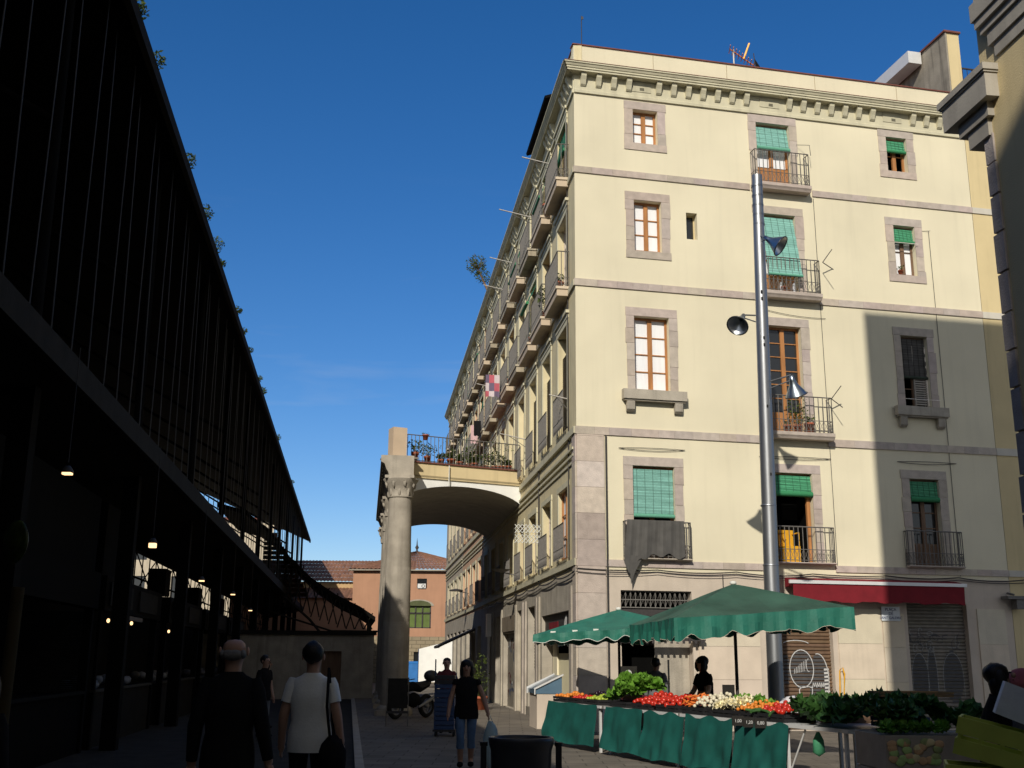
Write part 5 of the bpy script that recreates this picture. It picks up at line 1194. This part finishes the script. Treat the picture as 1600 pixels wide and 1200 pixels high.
scatter('cherry_tomato', f_ball(.028), 'ora', 'yellow orange cherry tomato in front of the red tomatoes', 'tomato', 'cherry tomatoes on the stall', (6.82, .36), .55, .5, T+.10, 44, .04, .10)
scatter('tomato', f_ball(.04), 'tom', 'red tomato in the heap left of the kale', 'tomato', 'tomatoes left of the kale', (7.35, .42), .62, .5, T+.10, 36, .04, .10)
scatter('kale', f_leafhead(.25, 22, .9, .45), 'leaf_d', 'dark green kale bunch on the bare metal table', 'kale', 'kale bunches on the stall', (8.55, .42), 1.4, .75, T+.02, 15, .12, .12)
scatter('courgette', lambda m: m.tube([(0, -.09, 0), (0, 0, .01), (0, .09, 0)], [.018, .022, .016], 8), 'leaf_d', 'green courgette in front of the red tomatoes', 'courgette', 'courgettes on the stall', (7.3, .10), .6, .12, T+.10, 9, .03)
# price cards
def card(a, b, z, w_, h, s_, label, mat='board', tm='graf', size=.08):
    e = empty('price_card', SP(a, b, z), label, 'price card', rot=RF*0+R(8))
    m = B(); m.box(-w_/2, w_/2, -.006, .006, 0, h); m.build('board', mat, e)
    if s_: text(s_, size, e, tm, (0, -.008, h*.5), (R(90), 0, 0))
card(2.35, .55, T+.32, .30, .36, '2', 'tilted black price card with a white figure above the leafy greens', size=.3)
m = B(); m.box(-.015, .015, -.015, .015, 0, .8); m.box(-.3, .02, -.01, .01, .38, .40); tag(m.build('white_stand', 'alu', None, loc=SP(3.1, .95, T)), 'thin white stand with a cross bar behind the leafy greens', 'stand')
card(5.05, .95, T+.18, .20, .24, '', 'small dark card behind the tomatoes', size=.1)
for k, (a_, z_, t_) in enumerate(((7.0, -.05, '1,00'), (7.28, -.055, '1,20'), (7.56, -.05, '0,80'))): card(a_, -.12, TZ+z_-.03, .17, .13, t_, 'small black price card clipped on the front of the nearest crates, %s of three' % ('left', 'middle', 'right')[k], size=.06)
# paper bags, wooden box on the stall
m = B(); m.box(-.35, .35, -.2, .2, 0, .02); m.box(-.35, .35, -.2, -.18, .02, .28); m.box(-.35, .35, .18, .2, .02, .28); m.box(-.35, -.33, -.18, .18, .02, .28); m.box(.33, .35, -.18, .18, .02, .28)
tag(m.build('dark_box', 'wood_o', None, loc=SP(8.0, 1.0, T), rot=R(5)), 'dark brown open box standing behind the kale in front of the lamp mast', 'box')
m = B(); m.ell((0, 0, .12), .22, .18, .16, 14, 9, jit=.5, seed=3); tag(m.build('plastic_bag', 'laundry', None, loc=SP(6.7, 1.0, T)), 'crumpled white plastic bag behind the cherry tomatoes', 'bag')
m = B(); m.ell((0, 0, .12), .16, .14, .13, 12, 8, jit=.5, seed=8); tag(m.build('clear_bag', 'foam', None, loc=SP(7.35, 1.0, T)), 'smaller crumpled bag behind the red tomatoes', 'bag')
crate(SP(9.3, .75, T+.02), .6, .4, .12, 'plast_b', 'blue tray on the nearest metal table behind the kale', None)
crate(Vector((5.0, 14.3, 1.18)), .9, .5, .06, 'cardb', 'brown cardboard tray on the dark greens at the right', None, rot=0)
# produce and boxes at the right end in shade
e = empty('display_stand', Vector((4.80, 12.9, 0)), 'pale boxed stand with vegetable picture in the shade at the right', 'stand', rot=R(4))
m = B(); m.box(-.62, .62, 0, .9, 0, .42); m.box(-.62, .62, .0, .9, .43, .80, (.9, .85, .8)); m.build('box', 'cardb_p', e)
m = B(); rnd = random.Random(5)
for k in range(26): m.ell((rnd.uniform(-.55, .0), -.008, rnd.uniform(.50, .74)), .06, .008, .045, 8, 5, random.choice([(1, .9, .6), (.6, .9, .4), (.5, .6, .3), (.9, .6, .4)]))
m.build('vegetable_picture', 'onion', e)
p = proto('dark_greens', f_leafhead(.24, 22, .9, .45), 'leaf_d', 'dark leafy bunch heaped on the shaded stand at the right', 'leafy greens', 'dark greens on the shaded stand')
rnd = random.Random(12)
for k in range(14):
    o = p if k == 0 else cp(p); o.location = (4.85+rnd.uniform(-.55, .6), 13.35+rnd.uniform(-.35, .45), .86+rnd.uniform(0, .30)); o.rotation_euler = (rnd.uniform(-.5, .5), rnd.uniform(-.5, .5), rnd.uniform(0, 6))
p = proto('cauliflower', f_leafhead(.16, 14, .9, .45), 'leaf_l', 'pale cauliflower on the shaded stand at the right', 'cauliflower', 'cauliflowers on the shaded stand')
for k in range(5): o = p if k == 0 else cp(p); o.location = (4.25+k*.16, 13.0+.05*(k % 2), .84); o.rotation_euler = (.3, 0, k)
for k, (x, y, z, lab) in enumerate(((3.50, 8.3, .90, 'top yellow green plastic crate of the stack at the bottom right'), (3.44, 8.35, .62, 'middle yellow green plastic crate at the bottom right'), (3.95, 8.3, .70, 'yellow green plastic crate leaning at the right edge'), (3.48, 8.4, .34, 'third yellow green plastic crate down at the bottom right'), (3.5, 8.42, .03, 'lowest yellow green plastic crate on the ground at the bottom right'))):
    o = crate(Vector((x, y, z)), .60, .42, .26, 'plast_y', lab, 'yellow green crates', rot=R(-30+8*k)); o.rotation_euler = (R(0), R(14 if k in (0, 2) else 3), R(-25+6*k))
m = B(); m.box(-.2, .2, -.15, .15, 0, .03); m.box(-.2, .2, -.15, -.12, .03, .24); m.box(-.2, .2, .12, .15, .03, .24); m.box(-.2, -.17, -.12, .12, .03, .24); m.box(.17, .2, -.12, .12, .03, .24)
o = m.build('foam_box', 'foam', None, loc=(3.72, 8.35, 1.17), rot=R(-20)); o.rotation_euler = (0, R(22), R(-20)); tag(o, 'white polystyrene box resting on the yellow green crates', 'box')
# pale bag beneath table, hanging green net
m = B(); m.lathe([(0, 0), (.22, .02), (.24, .2), (.12, .5), (.05, .62)], n=12); tag(m.build('sack', 'foam', None, loc=SP(9.3, .5)), 'pale sack under the bare metal table', 'sack')
m = B(); m.lathe([(.02, .3), (.07, .2), (.08, .05), (0, 0)], n=8); tag(m.build('green_net', 'blind_g', None, loc=SP(8.45, .15, .42)), 'green netting bag under the bare metal table', 'net')
# chair behind the seller, hose
e = empty('wooden_chair', Vector((3.32, 18.6, 0)), 'red brown wooden chair back standing behind the seller', 'chair', rot=R(-20))
m = B(); m.box(-.22, .22, -.22, .22, .44, .47); m.build('seat', 'plast_m', e)
for x in (-.2, .2):
    m = B(); m.box(x-.018, x+.018, .18, .22, 0, .44); m.tube([(x, .2, .47), (x, .24, .8), (x, .34, 1.18)], .02, 6); m.build('back_post', 'wood_o', e)
    m = B(); m.box(x-.018, x+.018, -.22, -.18, 0, .44); m.build('leg', 'wood_o', e)
m = B(); m.box(-.18, .18, .21, .24, .62, .68); m.box(-.18, .18, .25, .28, .90, .96); m.build('back_rail', 'plast_m', e)
m = B(); 
for k in range(2): m.tube([(.0+.02*k, -.02*k, .1), (.02+.015*k, 0, .9), (.05+.015*k, .02, 1.38+.03*k), (.13-.01*k, .0, 1.45), (.17-.02*k, 0, 1.3), (.12+.01*k, .0, .9), (.14+.02*k, .0, .15)], .011, 6)
tag(m.build('yellow_hose', 'yellow', None, loc=FP(6.42, .12, 0)), 'yellow hose hanging in a coil beside the brown roller shutter', 'hose')
# bench/counter by side facade shop: ice display
e = empty('ice_counter', LP(1.9, .45, 0), 'slanted glass topped display counter beside the shop on the side facade', 'display counter', rot=RL)
m = B(); m.box(-.6, .6, -.3, .3, .0, .8, (1, 1, 1)); m.build('cabinet', 'stone_p', e)
m = B(); m.sweep([(-.34, .80), (-.34, .90), (.3, 1.22), (.3, .80)], -.62, .62); m.build('glass_lid', 'lidglass', e)
m = B(); m.sweep([(-.37, .78), (-.37, .93), (.33, 1.26), (.33, 1.22), (-.345, .90), (-.345, .78)], -.66, -.621); m.sweep([(-.37, .78), (-.37, .93), (.33, 1.26), (.33, 1.22), (-.345, .90), (-.345, .78)], .621, .66); m.build('frame', 'alu', e)
# ================================================================== street things in the middle
e = empty('litter_bin', Vector((.12, 11.75, 0)), 'round black metal litter bin between two posts in the foreground', 'litter bin')
m = B(); m.lathe([(.0, .12), (.27, .12), (.30, .3), (.31, .70), (.325, .75), (.335, .80), (.33, .83), (.30, .83), (.295, .78), (.28, .3), (0, .2)], n=28); m.build('basket', 'greyp', e)
for x in (-.38, .38):
    m = B(); m.box(x-.03, x+.03, -.04, .04, 0, .74); m.box(min(x, x*.8), max(x, x*.8), -.03, .03, .42, .50); m.tube([(x, 0, .74), (x, 0, .78)], .04, 8); m.build('post', 'plast_k', e)
m = B(); m.box(-.10, .10, -.318, -.312, .10, .24, (.6, .2, .2)); m.build('sticker', 'plast_m', e)
e = empty('menu_board', Vector((-2.72, 27.8, 0)), 'black folding menu board standing in the shade in front of the stone column', 'menu board', rot=R(5))
m = B(); m.box(-.24, .24, -.02, .02, .42, 1.12); m.build('board', 'board', e)
for x in (-.26, .26): m = B(); m.tube([(x, -.05, 0), (x, 0, 1.14)], .012, 5); m.tube([(x, .35, 0), (x, 0, 1.12)], .012, 5); m.build('leg', 'iron_g', e)
m = B(); m.box(-.26, .26, -.06, -.03, .30, .36); m.build('shelf', 'iron', e)
# trolley stacked with blue crates
e = empty('hand_trolley', Vector((-1.36, 24.5, 0)), 'tall wheeled trolley with an upright bar pushed by the man in maroon', 'trolley')
m = B(); m.box(-.26, .22, -.22, .22, .10, .14); m.build('platform', 'iron', e)
m = B(); m.tube([(-.25, .2, .14), (-.25, .2, 1.58)], .016, 6); m.tube([(.2, .2, .14), (.2, .2, 1.3)], .016, 6); m.build('upright', 'plast_b', e)
for x in (-.2, .18):
    for y in (-.18, .18): m = B(); m.lathe([(0, -.02), (.05, -.02), (.055, 0), (.05, .02), (0, .02)], (x, y, .055), 12, (1, 1, 1), Matrix.Rotation(R(90), 3, 'Y')); m.build('wheel', 'rubber', e)
for k in range(6): crate(Vector((-1.38, 24.48, .145+k*.185)), .42, .38, .175, 'plast_b' if k < 5 else 'greyp', ('blue crate stacked on the trolley' if k < 5 else 'grey crate topmost on the trolley'), 'blue crates on the trolley' if k < 5 else None, rot=0)
# motorcycle
e = empty('motorcycle', Vector((-2.32, 31.9, 0)), 'dark motorcycle with a rounded top case parked behind the menu board', 'motorcycle', rot=R(55))
def wheel(x):
    m = B(); m.lathe([(.21, -.05), (.29, -.055), (.32, 0), (.29, .055), (.21, .05), (.21, -.05)], (x, 0, .32), 24, (1, 1, 1), Matrix.Rotation(R(90), 3, 'X')); w_ = m.build('wheel', 'rubber', e)
    m = B(); m.lathe([(.21, -.03), (.19, 0), (.21, .03)], (x, 0, .32), 24, (1, 1, 1), Matrix.Rotation(R(90), 3, 'X')); m.lathe([(0, -.06), (.07, -.05), (.07, .05), (0, .06)], (x, 0, .32), 12, (1, 1, 1), Matrix.Rotation(R(90), 3, 'X'))
    for k in range(5): t = k*1.257; m.tube([(x, 0, .32), (x+.2*math.cos(t), 0, .32+.2*math.sin(t))], .014, 5)
    m.build('rim', 'steel', w_)
wheel(0); wheel(-1.3)
m = B(); m.tube([(-.95, 0, .75), (-.6, 0, .85), (-.3, 0, .78), (.1, 0, .88)], [.06, .13, .10, .05], 10); m.build('body', 'fab_d', e)
m = B(); m.ell((-.55, 0, .48), .24, .16, .20, 12, 8, jit=.3); m.tube([(-.55, .02, .4), (0, .02, .34)], .03, 6); m.build('engine', 'fab_d', e)
m = B(); m.tube([(-.65, 0, .88), (-.3, 0, .86), (.12, 0, .95)], [.08, .11, .07], 10); m.build('seat', 'plast_k', e)
m = B(); m.ell((.18, 0, 1.12), .22, .19, .16, 14, 9); m.build('top_case', 'greyp', e)
m = B(); m.tube([(-.5, -.14, .3), (-.2, -.16, .42), (.22, -.17, .58)], [.03, .05, .05], 8); m.build('silencer', 'steel', e)
m = B(); m.tube([(-1.3, .09, .32), (-1.02, .07, 1.0)], .025, 6); m.tube([(-1.3, -.09, .32), (-1.02, -.07, 1.0)], .025, 6); m.tube([(-.95, -.35, 1.05), (-1.02, 0, 1.0), (-.95, .35, 1.05)], .015, 6); m.build('fork', 'steel', e)
m = B(); m.ell((-1.12, 0, .95), .08, .09, .09, 10, 8); m.build('headlight', 'foam', e)
# other bits
e = empty('recycling_container', Vector((-6.9, 74, 0)), 'bright blue container beyond the column', 'container')
m = B(); m.box(-1.0, 1.0, -.6, .6, .12, 1.25); m.sweep([(-.62, 1.25), (-.4, 1.4), (.4, 1.4), (.62, 1.25)], -1.02, 1.02); m.build('body', 'plast_bb', e)
for x in (-.8, .8): m = B(); m.lathe([(0, -.05), (.1, -.05), (.1, .05), (0, .05)], (x, -.45, .1), 10, (1, 1, 1), Matrix.Rotation(R(90), 3, 'Y')); m.build('wheel', 'rubber', e)
e = empty('market_screen', Vector((-4.15, 64, 0)), 'white canvas side screen standing beyond the woman', 'screen')
m = B(); m.face([(-1.0, 0, .3), (1.0, -.4, .3), (1.0, -.4, 2.6), (-1.0, 0, 2.1)]); m.face([(-1.0, .05, .3), (1.0, -.35, .3), (1.0, -.35, 2.6), (-1.0, .05, 2.1)]); m.build('canvas', 'white', e)
m = B(); m.tube([(-1.0, .02, 0), (-1.0, .02, 2.1)], .03, 5); m.tube([(1.0, -.38, 0), (1.0, -.38, 2.7)], .05, 5); m.build('frame', 'plast_b', e)
e = empty('far_awning', LP(25.5, 0, 2.5), 'dark folding awning frame sloping out over the far part of the lane', 'awning', rot=RL)
for x_ in (-1.5, 1.2): m = B(); m.tube([(x_, 0, .35), (x_, -1.6, -.4)], .04, 5); m.build('arm', 'iron', e)
m = B(); m.box(-1.6, 1.3, -1.65, -1.58, -.46, -.36); m.build('front_bar', 'iron', e)
m = B(); m.sweep([(0, .42), (-1.65, -.36), (-1.65, -.40), (0, .38)], -1.6, 1.3); m.build('fabric', 'fab_g', e)
e = empty('white_pipe_box', LP(17.0, .1, 2.4), 'white meter box and pipe on the side facade under the vault', 'meter box', rot=RL)
m = B(); m.box(-.2, .2, -.2, -.03, 0, .85); m.build('box', 'alu', e); m = B(); m.tube([(0, -.1, -2.4), (0, -.1, 0)], .05, 8); m.build('pipe', 'alu', e)
potted((-.98, 37.0, 0.0), .26, .42, 1.3, .35, 'tall slender shrub in an orange pot on the pavement beside the side facade', 71, n=260, sz=.05)
potted((-1.45, 37.4, 0.0), .20, .3, .5, .2, 'smaller orange pot beside the tall slender shrub', 72, n=70, sz=.05)
# ================================================================== people
def skinmesh(name, J, edges, rad, mat, parent, root=0, sub=1, tint=None):
    me = bpy.data.meshes.new(name); me.from_pydata([Vector(J[k]) for k in J], [], []); names = list(J)
    idx = {k: i for i, k in enumerate(names)}
    me.clear_geometry(); me.from_pydata([tuple(J[k]) for k in names], [(idx[a], idx[b]) for a, b in edges], [])
    o = bpy.data.objects.new(name, me); col.objects.link(o)
    md_ = o.modifiers.new('s', 'SKIN')
    for i, k in enumerate(names):
        sv = me.skin_vertices[0].data[i]; r = rad[k]; sv.radius = (r, r) if not isinstance(r, tuple) else r; sv.use_root = (i == root)
    sb = o.modifiers.new('b', 'SUBSURF'); sb.levels = sub; sb.render_levels = sub
    bpy.context.view_layer.update(); dg = bpy.context.evaluated_depsgraph_get()
    m2 = bpy.data.meshes.new_from_object(o.evaluated_get(dg)); bpy.data.objects.remove(o); m2.name = name
    ca = m2.color_attributes.new('tint', 'FLOAT_COLOR', 'CORNER')
    for d_ in ca.data: d_.color = (1, 1, 1, 1) if tint is None else (*tint, 1)
    m2.materials.clear(); m2.materials.append(M[mat])
    for p in m2.polygons: p.use_smooth = True
    o = bpy.data.objects.new(name, m2); col.objects.link(o); o.parent = parent; return o
def person(loc, h, rot, label, top='fab_k', legs='jeans', skin='skin', hair='short', hairm='hair', group=None, pose=None, wide=1.0, sleeve='short', legcut=False, shoes='fab_k', lean=0.):
    e = empty('person', loc, label, 'person', group, rot)
    J = dict(pel=(0, 0, .52), wai=(0, 0, .60), che=(0, .004, .71), nlo=(0, .006, .80), nck=(0, .004, .845), jaw=(0, -.014, .880), crn=(0, .0, .925), top=(0, .004, .962))
    for s_, n_ in ((1, 'l'), (-1, 'r')):
        J['sh'+n_] = (.086*s_*wide, .006, .790); J['el'+n_] = (.124*s_*wide, .012, .625); J['wr'+n_] = (.136*s_*wide, -.025, .485); J['pa'+n_] = (.138*s_*wide, -.035, .452)
        J['hi'+n_] = (.048*s_*wide, 0, .50); J['kn'+n_] = (.055*s_, -.004, .275); J['an'+n_] = (.056*s_, .006, .05); J['to'+n_] = (.066*s_, -.07, .022)
    if pose: J.update(pose)
    if lean:
        piv = Vector((0, 0, .52)); Rm = Matrix.Rotation(lean, 3, 'X')
        for k in list(J):
            if k[:2] not in ('hi', 'kn', 'an', 'to') and k != 'pel' and not (pose and k in pose and k[:2] in ('el', 'wr', 'pa')): J[k] = tuple(piv+Rm @ (Vector(J[k])-piv))
    J = {k: Vector(v)*h for k, v in J.items()}
    rad = dict(pel=(.088*wide, .062), wai=(.078*wide, .058), che=(.088*wide, .062), nlo=(.055, .042), nck=.031, jaw=(.036, .042), crn=(.050, .057), top=(.036, .042))
    for n_ in 'lr': rad.update({'sh'+n_: .036, 'el'+n_: .026, 'wr'+n_: .017, 'pa'+n_: (.022, .012), 'hi'+n_: .055*wide, 'kn'+n_: .036, 'an'+n_: .023, 'to'+n_: (.022, .016)})
    E_ = [('pel', 'wai'), ('wai', 'che'), ('che', 'nlo'), ('nlo', 'nck'), ('nck', 'jaw'), ('jaw', 'crn'), ('crn', 'top')]
    for n_ in 'lr':
        E_ += [('che', 'sh'+n_), ('sh'+n_, 'el'+n_), ('el'+n_, 'wr'+n_), ('wr'+n_, 'pa'+n_), ('pel', 'hi'+n_), ('hi'+n_, 'kn'+n_), ('kn'+n_, 'an'+n_), ('an'+n_, 'to'+n_)]
        d = (J['pa'+n_]-J['wr'+n_]).normalized(); sgn = 1 if n_ == 'l' else -1; side = Vector((0, -1, 0)) if abs(d.y) < .8 else Vector((1, 0, 0)); curl = Vector((-sgn*.5, -.2, 0))
        for q in range(4):
            b = J['pa'+n_]+d*.012*h+side*(.0085*(q-1.5)*h); l = (.026, .031, .029, .022)[q]*h
            J['f%d0%s' % (q, n_)] = b; J['f%d1%s' % (q, n_)] = b+d*l*.55; J['f%d2%s' % (q, n_)] = b+d*l+curl*.012*h
            for z_, r_ in (('0', .0052), ('1', .0050), ('2', .0040)): rad['f%d%s%s' % (q, z_, n_)] = r_
            E_ += [('pa'+n_, 'f%d0%s' % (q, n_)), ('f%d0%s' % (q, n_), 'f%d1%s' % (q, n_)), ('f%d1%s' % (q, n_), 'f%d2%s' % (q, n_))]
        tb_ = J['wr'+n_]+d*.012*h+side*.016*h; J['t0'+n_] = tb_; J['t1'+n_] = tb_+d*.022*h+side*.010*h; rad['t0'+n_] = .0062; rad['t1'+n_] = .0048
        E_ += [('wr'+n_, 't0'+n_), ('t0'+n_, 't1'+n_)]
    K = 1.12
    sc_ = lambda r, k: tuple(x*h*k for x in r) if isinstance(r, tuple) else r*h*k
    b = skinmesh('body', J, E_, {k: sc_(rad[k], K*(.70 if k in ('pel', 'wai', 'che', 'hil', 'hir') else .62 if k in ('shl', 'shr') else .72 if k == 'nlo' else 1)) for k in J}, skin, e)
    def loft(m, secs, n=20, cap=True):
        rings = []
        for (c0, ax, ay, axis) in secs:
            rings.append([Vector(c0)+axis[0]*(ax*math.cos(2*math.pi*k/n))+axis[1]*(ay*math.sin(2*math.pi*k/n)) for k in range(n)])
        vs = [p for r_ in rings for p in r_]
        m.mesh(vs, [(i*n+k, i*n+(k+1) % n, (i+1)*n+(k+1) % n, (i+1)*n+k) for i in range(len(rings)-1) for k in range(n)], smooth=True)
        if cap: m.face(rings[-1]); m.face(rings[0][::-1])
    X_, Y_ = Vector((1, 0, 0)), Vector((0, 1, 0))
    if lean: Y_ = Matrix.Rotation(lean, 3, 'X') @ Y_
    AX = (X_, Y_); up_ = X_.cross(Y_); W = wide; wr = lambda z, a_: a_*(1+.03*math.sin(z*9+h*5))
    m = B(); hz_ = Vector((0, 0, 1)); pl = J['pel']; wa = J['wai']; ch = J['che']; nl = J['nlo']; sw = (J['shl']-J['shr']).length/2
    loft(m, [(pl-hz_*.075*h, .100*h*W, .074*h, AX), (pl-hz_*.03*h, .103*h*W, .076*h, AX), (pl+hz_*.03*h, .098*h*W, .072*h, AX), (wa, .088*h*W, .066*h, AX), (wa.lerp(ch, .5), .093*h*W, .068*h, AX), (ch, .100*h*W, .072*h, AX), (ch.lerp(nl, .45), sw+.008*h, .064*h, AX), (ch.lerp(nl, .75), sw+.016*h, .052*h, AX), (nl+up_*.002*h, sw+.004*h, .044*h, AX), (nl+up_*.020*h, sw*.62, .038*h, AX), (nl+up_*.034*h, .040*h if sleeve != 'none' else .05*h, .036*h, AX)], 24)
    for n_ in 'lr':
        f = .62 if sleeve == 'short' else .22 if sleeve == 'none' else 1.0
        sh_, el_, wr_ = J['sh'+n_], J['el'+n_], J['wr'+n_]; e_ = sh_.lerp(el_, f)
        pts = [sh_+hz_*.018*h+(pl-sh_).normalized()*-.002, sh_.lerp(el_, .18*f), e_]; rr = [.022*h, .036*h, .034*h if sleeve != 'long' else .030*h]
        if sleeve == 'long': pts.append(el_.lerp(wr_, .93)); rr.append(.022*h)
        m.tube(pts, rr, 14)
    m.build('top', top, e)
    m = B(); loft(m, [(pl-hz_*.07*h, .090*h*W, .064*h, AX), (pl, .092*h*W, .066*h, AX), (pl+hz_*.05*h, .080*h*W, .058*h, AX)])
    for n_ in 'lr':
        hi, kn, an = J['hi'+n_], J['kn'+n_], J['an'+n_]; en = kn.lerp(an, .45 if legcut else .95); k_ = 1 if n_ == 'l' else -1
        m.tube([hi-hz_*.015*h, hi.lerp(kn, .3), hi.lerp(kn, .7), kn, kn.lerp(en, .5), en], [.052*h*min(W, 1.1), .050*h, .042*h, .037*h, .036*h, (.040 if legcut else .032)*h], 16)
    m.build('trousers', legs, e)
    for n_ in 'lr':
        a_, t_ = J['an'+n_], J['to'+n_]; dd = (t_-a_); dd.z = 0; m = B(); c_ = (a_+t_)/2; ang = math.atan2(dd.y, dd.x)
        m.ell((c_.x, c_.y, min(a_.z, .035*h)+ (0 if a_.z < .1*h else a_.z-.035*h)), .078*h, .030*h, .026*h, 12, 7, rot=Matrix.Rotation(ang, 3, 'Z')); m.build('shoe', shoes, e)
    c_ = J['crn']; hd = (J['top']-J['nck']).normalized()
    q = Vector((0, 0, 1)).rotation_difference(hd).to_matrix()
    if hair == 'short':
        m = B(); m.ell(c_+q @ Vector((0, .016*h, .010*h)), .055*h, .060*h, .058*h, 16, 10, jit=.12, seed=h*9); m.build('hair', hairm, e)
    elif hair == 'long':
        m = B(); m.ell(c_+q @ Vector((0, .010*h, .014*h)), .062*h, .062*h, .056*h, 18, 10, jit=.10, seed=h*9); m.ell(c_+q @ Vector((0, .024*h, -.035*h)), .066*h, .042*h, .065*h, 16, 10, jit=.15, seed=2)
        for s_ in (1, -1): m.ell(c_+q @ Vector((s_*.050*h, .0, -.035*h)), .020*h, .035*h, .062*h, 10, 8, jit=.15, seed=s_)
        m.build('hair', hairm, e)
    elif hair == 'bald':
        m = B()
        for s_ in (1, -1): m.ell(c_+q @ Vector((s_*.040*h, .024*h, -.024*h)), .013*h, .026*h, .018*h, 10, 8, jit=.1)
        m.ell(c_+q @ Vector((0, .034*h, -.026*h)), .042*h, .026*h, .024*h, 14, 8, jit=.15); m.build('hair', hairm, e)
    elif hair == 'scarf':
        m = B(); m.ell(c_+q @ Vector((0, .006*h, .004*h)), .064*h, .068*h, .068*h, 16, 10, jit=.1); m.ell(c_+q @ Vector((0, .02*h, -.07*h)), .07*h, .06*h, .05*h, 14, 8, jit=.2); m.build('headscarf', hairm, e)
    # face
    m = B(); f0 = lambda x, y, z: c_+q @ Vector((x*h, y*h, z*h))
    m.ell(f0(0, -.064, -.016), .008*h, .012*h, .014*h, 8, 6); m.build('nose', skin, e)
    for s_ in (1, -1): m = B(); m.ell(f0(s_*.055, .002, -.012), .006*h, .012*h, .018*h, 8, 6); m.build('ear', skin, e)
    for s_ in (1, -1): m = B(); m.ell(f0(s_*.020, -.055, .000), .008*h, .005*h, .005*h, 8, 6); m.build('eye', 'aub', e)
    m = B(); m.ell(f0(0, -.055, -.036), .015*h, .006*h, .004*h, 8, 5, (.6, .3, .3)); m.build('mouth', 'tom' if False else skin, e)
    return e, {k: (Matrix.Rotation(rot, 3, 'Z') @ v)+Vector(loc) for k, v in J.items()}
pw = dict(elr=(-.150, .0, .625), wrr=(-.165, -.05, .50), par=(-.168, -.06, .465), ell=(.165, .02, .63), wrl=(.205, -.03, .51), pal=(.212, -.035, .475), knr=(-.05, -.05, .29), anr=(-.048, .0, .05), tor=(-.05, -.08, .022), knl=(.05, .0, .28), anl=(.045, .06, .07), tol=(.05, -.01, .03))
w1, wj = person((-.66, 17.5, 0), 1.60, R(-2), 'woman with shoulder length dark hair, black sleeveless top and cropped jeans walking to the camera', 'fab_k', 'jeans', hair='long', pose=pw, wide=1.14, sleeve='none', legcut=True)
p = wj['pal']; e = empty('shopping_bag', (p.x+.04, p.y, p.z-.70), 'long pale blue plastic shopping bag in the hand of the walking woman', 'bag')
m = B(); m.ell((0, 0, .28), .12, .06, .34, 14, 10, jit=.18, seed=4); m.build('bag_body', 'bagw', e); m = B(); m.tube([(-.05, 0, .55), (-.01, 0, .70), (.05, 0, .55)], .008, 4); m.build('handle', 'bagw', e)
person((-1.40, 25.3, 0), 1.63, R(3), 'man in a maroon shirt pushing the tall trolley of crates', 'maroon', 'fab_g', hair='short', sleeve='short', pose=dict(wrl=(.12, -.16, .62), pal=(.12, -.18, .62), ell=(.15, -.04, .64), wrr=(-.12, -.16, .62), par=(-.12, -.18, .62), elr=(-.15, -.04, .64)))
pm_ = dict(knr=(-.05, -.03, .29), anr=(-.05, .02, .05), anl=(.05, .05, .06), wrr=(-.16, -.01, .49), par=(-.165, -.015, .455))
w2, mj = person((-1.83, 10.6, -.04), 1.80, R(180-4), 'man in a white short sleeved shirt walking away with a dark shoulder bag', 'shirt_w', 'fab_k', hair='short', pose=pm_, wide=1.12, sleeve='short')
p = mj['shl']; 
e = empty('shoulder_bag', (-1.60, 10.50, .72), 'dark shoulder bag hanging at the right hip of the man in the white shirt', 'bag')
m = B(); m.ell((0, 0, .0), .13, .10, .19, 14, 10, jit=.2, seed=3); m.build('bag_body', 'fab_k', e); m = B(); m.tube([(-.02, -.05, .15), (-.05, -.13, .45), (-.06, -.04, .78), (-.05, .1, .5), (0, .06, .15)], .014, 5); m.build('strap', 'fab_k', e)
person((-2.04, 8.4, -.04), 1.84, R(180+4), 'tall balding man in a dark jacket walking away at the left', 'fab_d', 'fab_g', hair='bald', hairm='hairg', pose=pm_, wide=1.05, sleeve='long', skin='skin')
person((-5.15, 24.0, -.04), 1.70, R(60), 'person in dark clothes waiting in the market shade beyond the balding man', 'fab_k', 'fab_g', hair='short', sleeve='short')
person((-5.75, 27.0, -.04), 1.62, R(110), 'person in dark clothes standing deepest in the market shade', 'fab_d', 'fab_k', hair='long', sleeve='long')
person((-3.22, 7.0, -.04), 1.60, R(165), 'person in black cut off by the left edge of the picture', 'fab_k', 'fab_k', hair='long', sleeve='long')
# seller leaning over the stall
ps = dict(ell=(.12, -.07, .64), wrl=(.07, -.20, .58), pal=(.05, -.225, .575), elr=(-.13, -.06, .64), wrr=(-.06, -.20, .575), par=(-.04, -.225, .57))
sx, sj = person((3.36, 19.5, 0), 1.70, R(-62), 'stall seller in a black top and orange apron working with blue gloves', 'fab_k', 'fab_k', skin='skin_l', hair='long', pose=ps, sleeve='short', lean=R(8))
m = B(); h_ = 1.70; m.ell((0, -.07, 1.03), .15, .09, .11, 14, 8); m.box(-.14, .14, -.15, -.135, .60, .98); m.build('apron', 'apron', sx)
for k in ('pal', 'par'):
    m = B(); q = Matrix.Rotation(R(62), 3, 'Z') @ (sj[k]-Vector((3.36, 19.5, 0))); m.ell(q, .045, .055, .035, 10, 8); m.build('glove', 'glove', sx)
person((2.98, 23.2, 0), 1.66, R(150), 'stall helper with short hair and a grey top seen from behind before the dark shop', 'fab_g', 'fab_k', hair='short', sleeve='long', wide=1.1)
person((3.86, 9.2, 0), 1.62, R(60), 'dark haired person bending at the right edge above the yellow green crates', 'fab_k', 'fab_k', hair='long', sleeve='short', lean=R(7))
person((4.22, 9.4, 0), 1.56, R(120), 'person with a dusky pink headscarf at the right edge', 'fab_g', 'fab_k', hair='scarf', hairm='pinkf', sleeve='long')
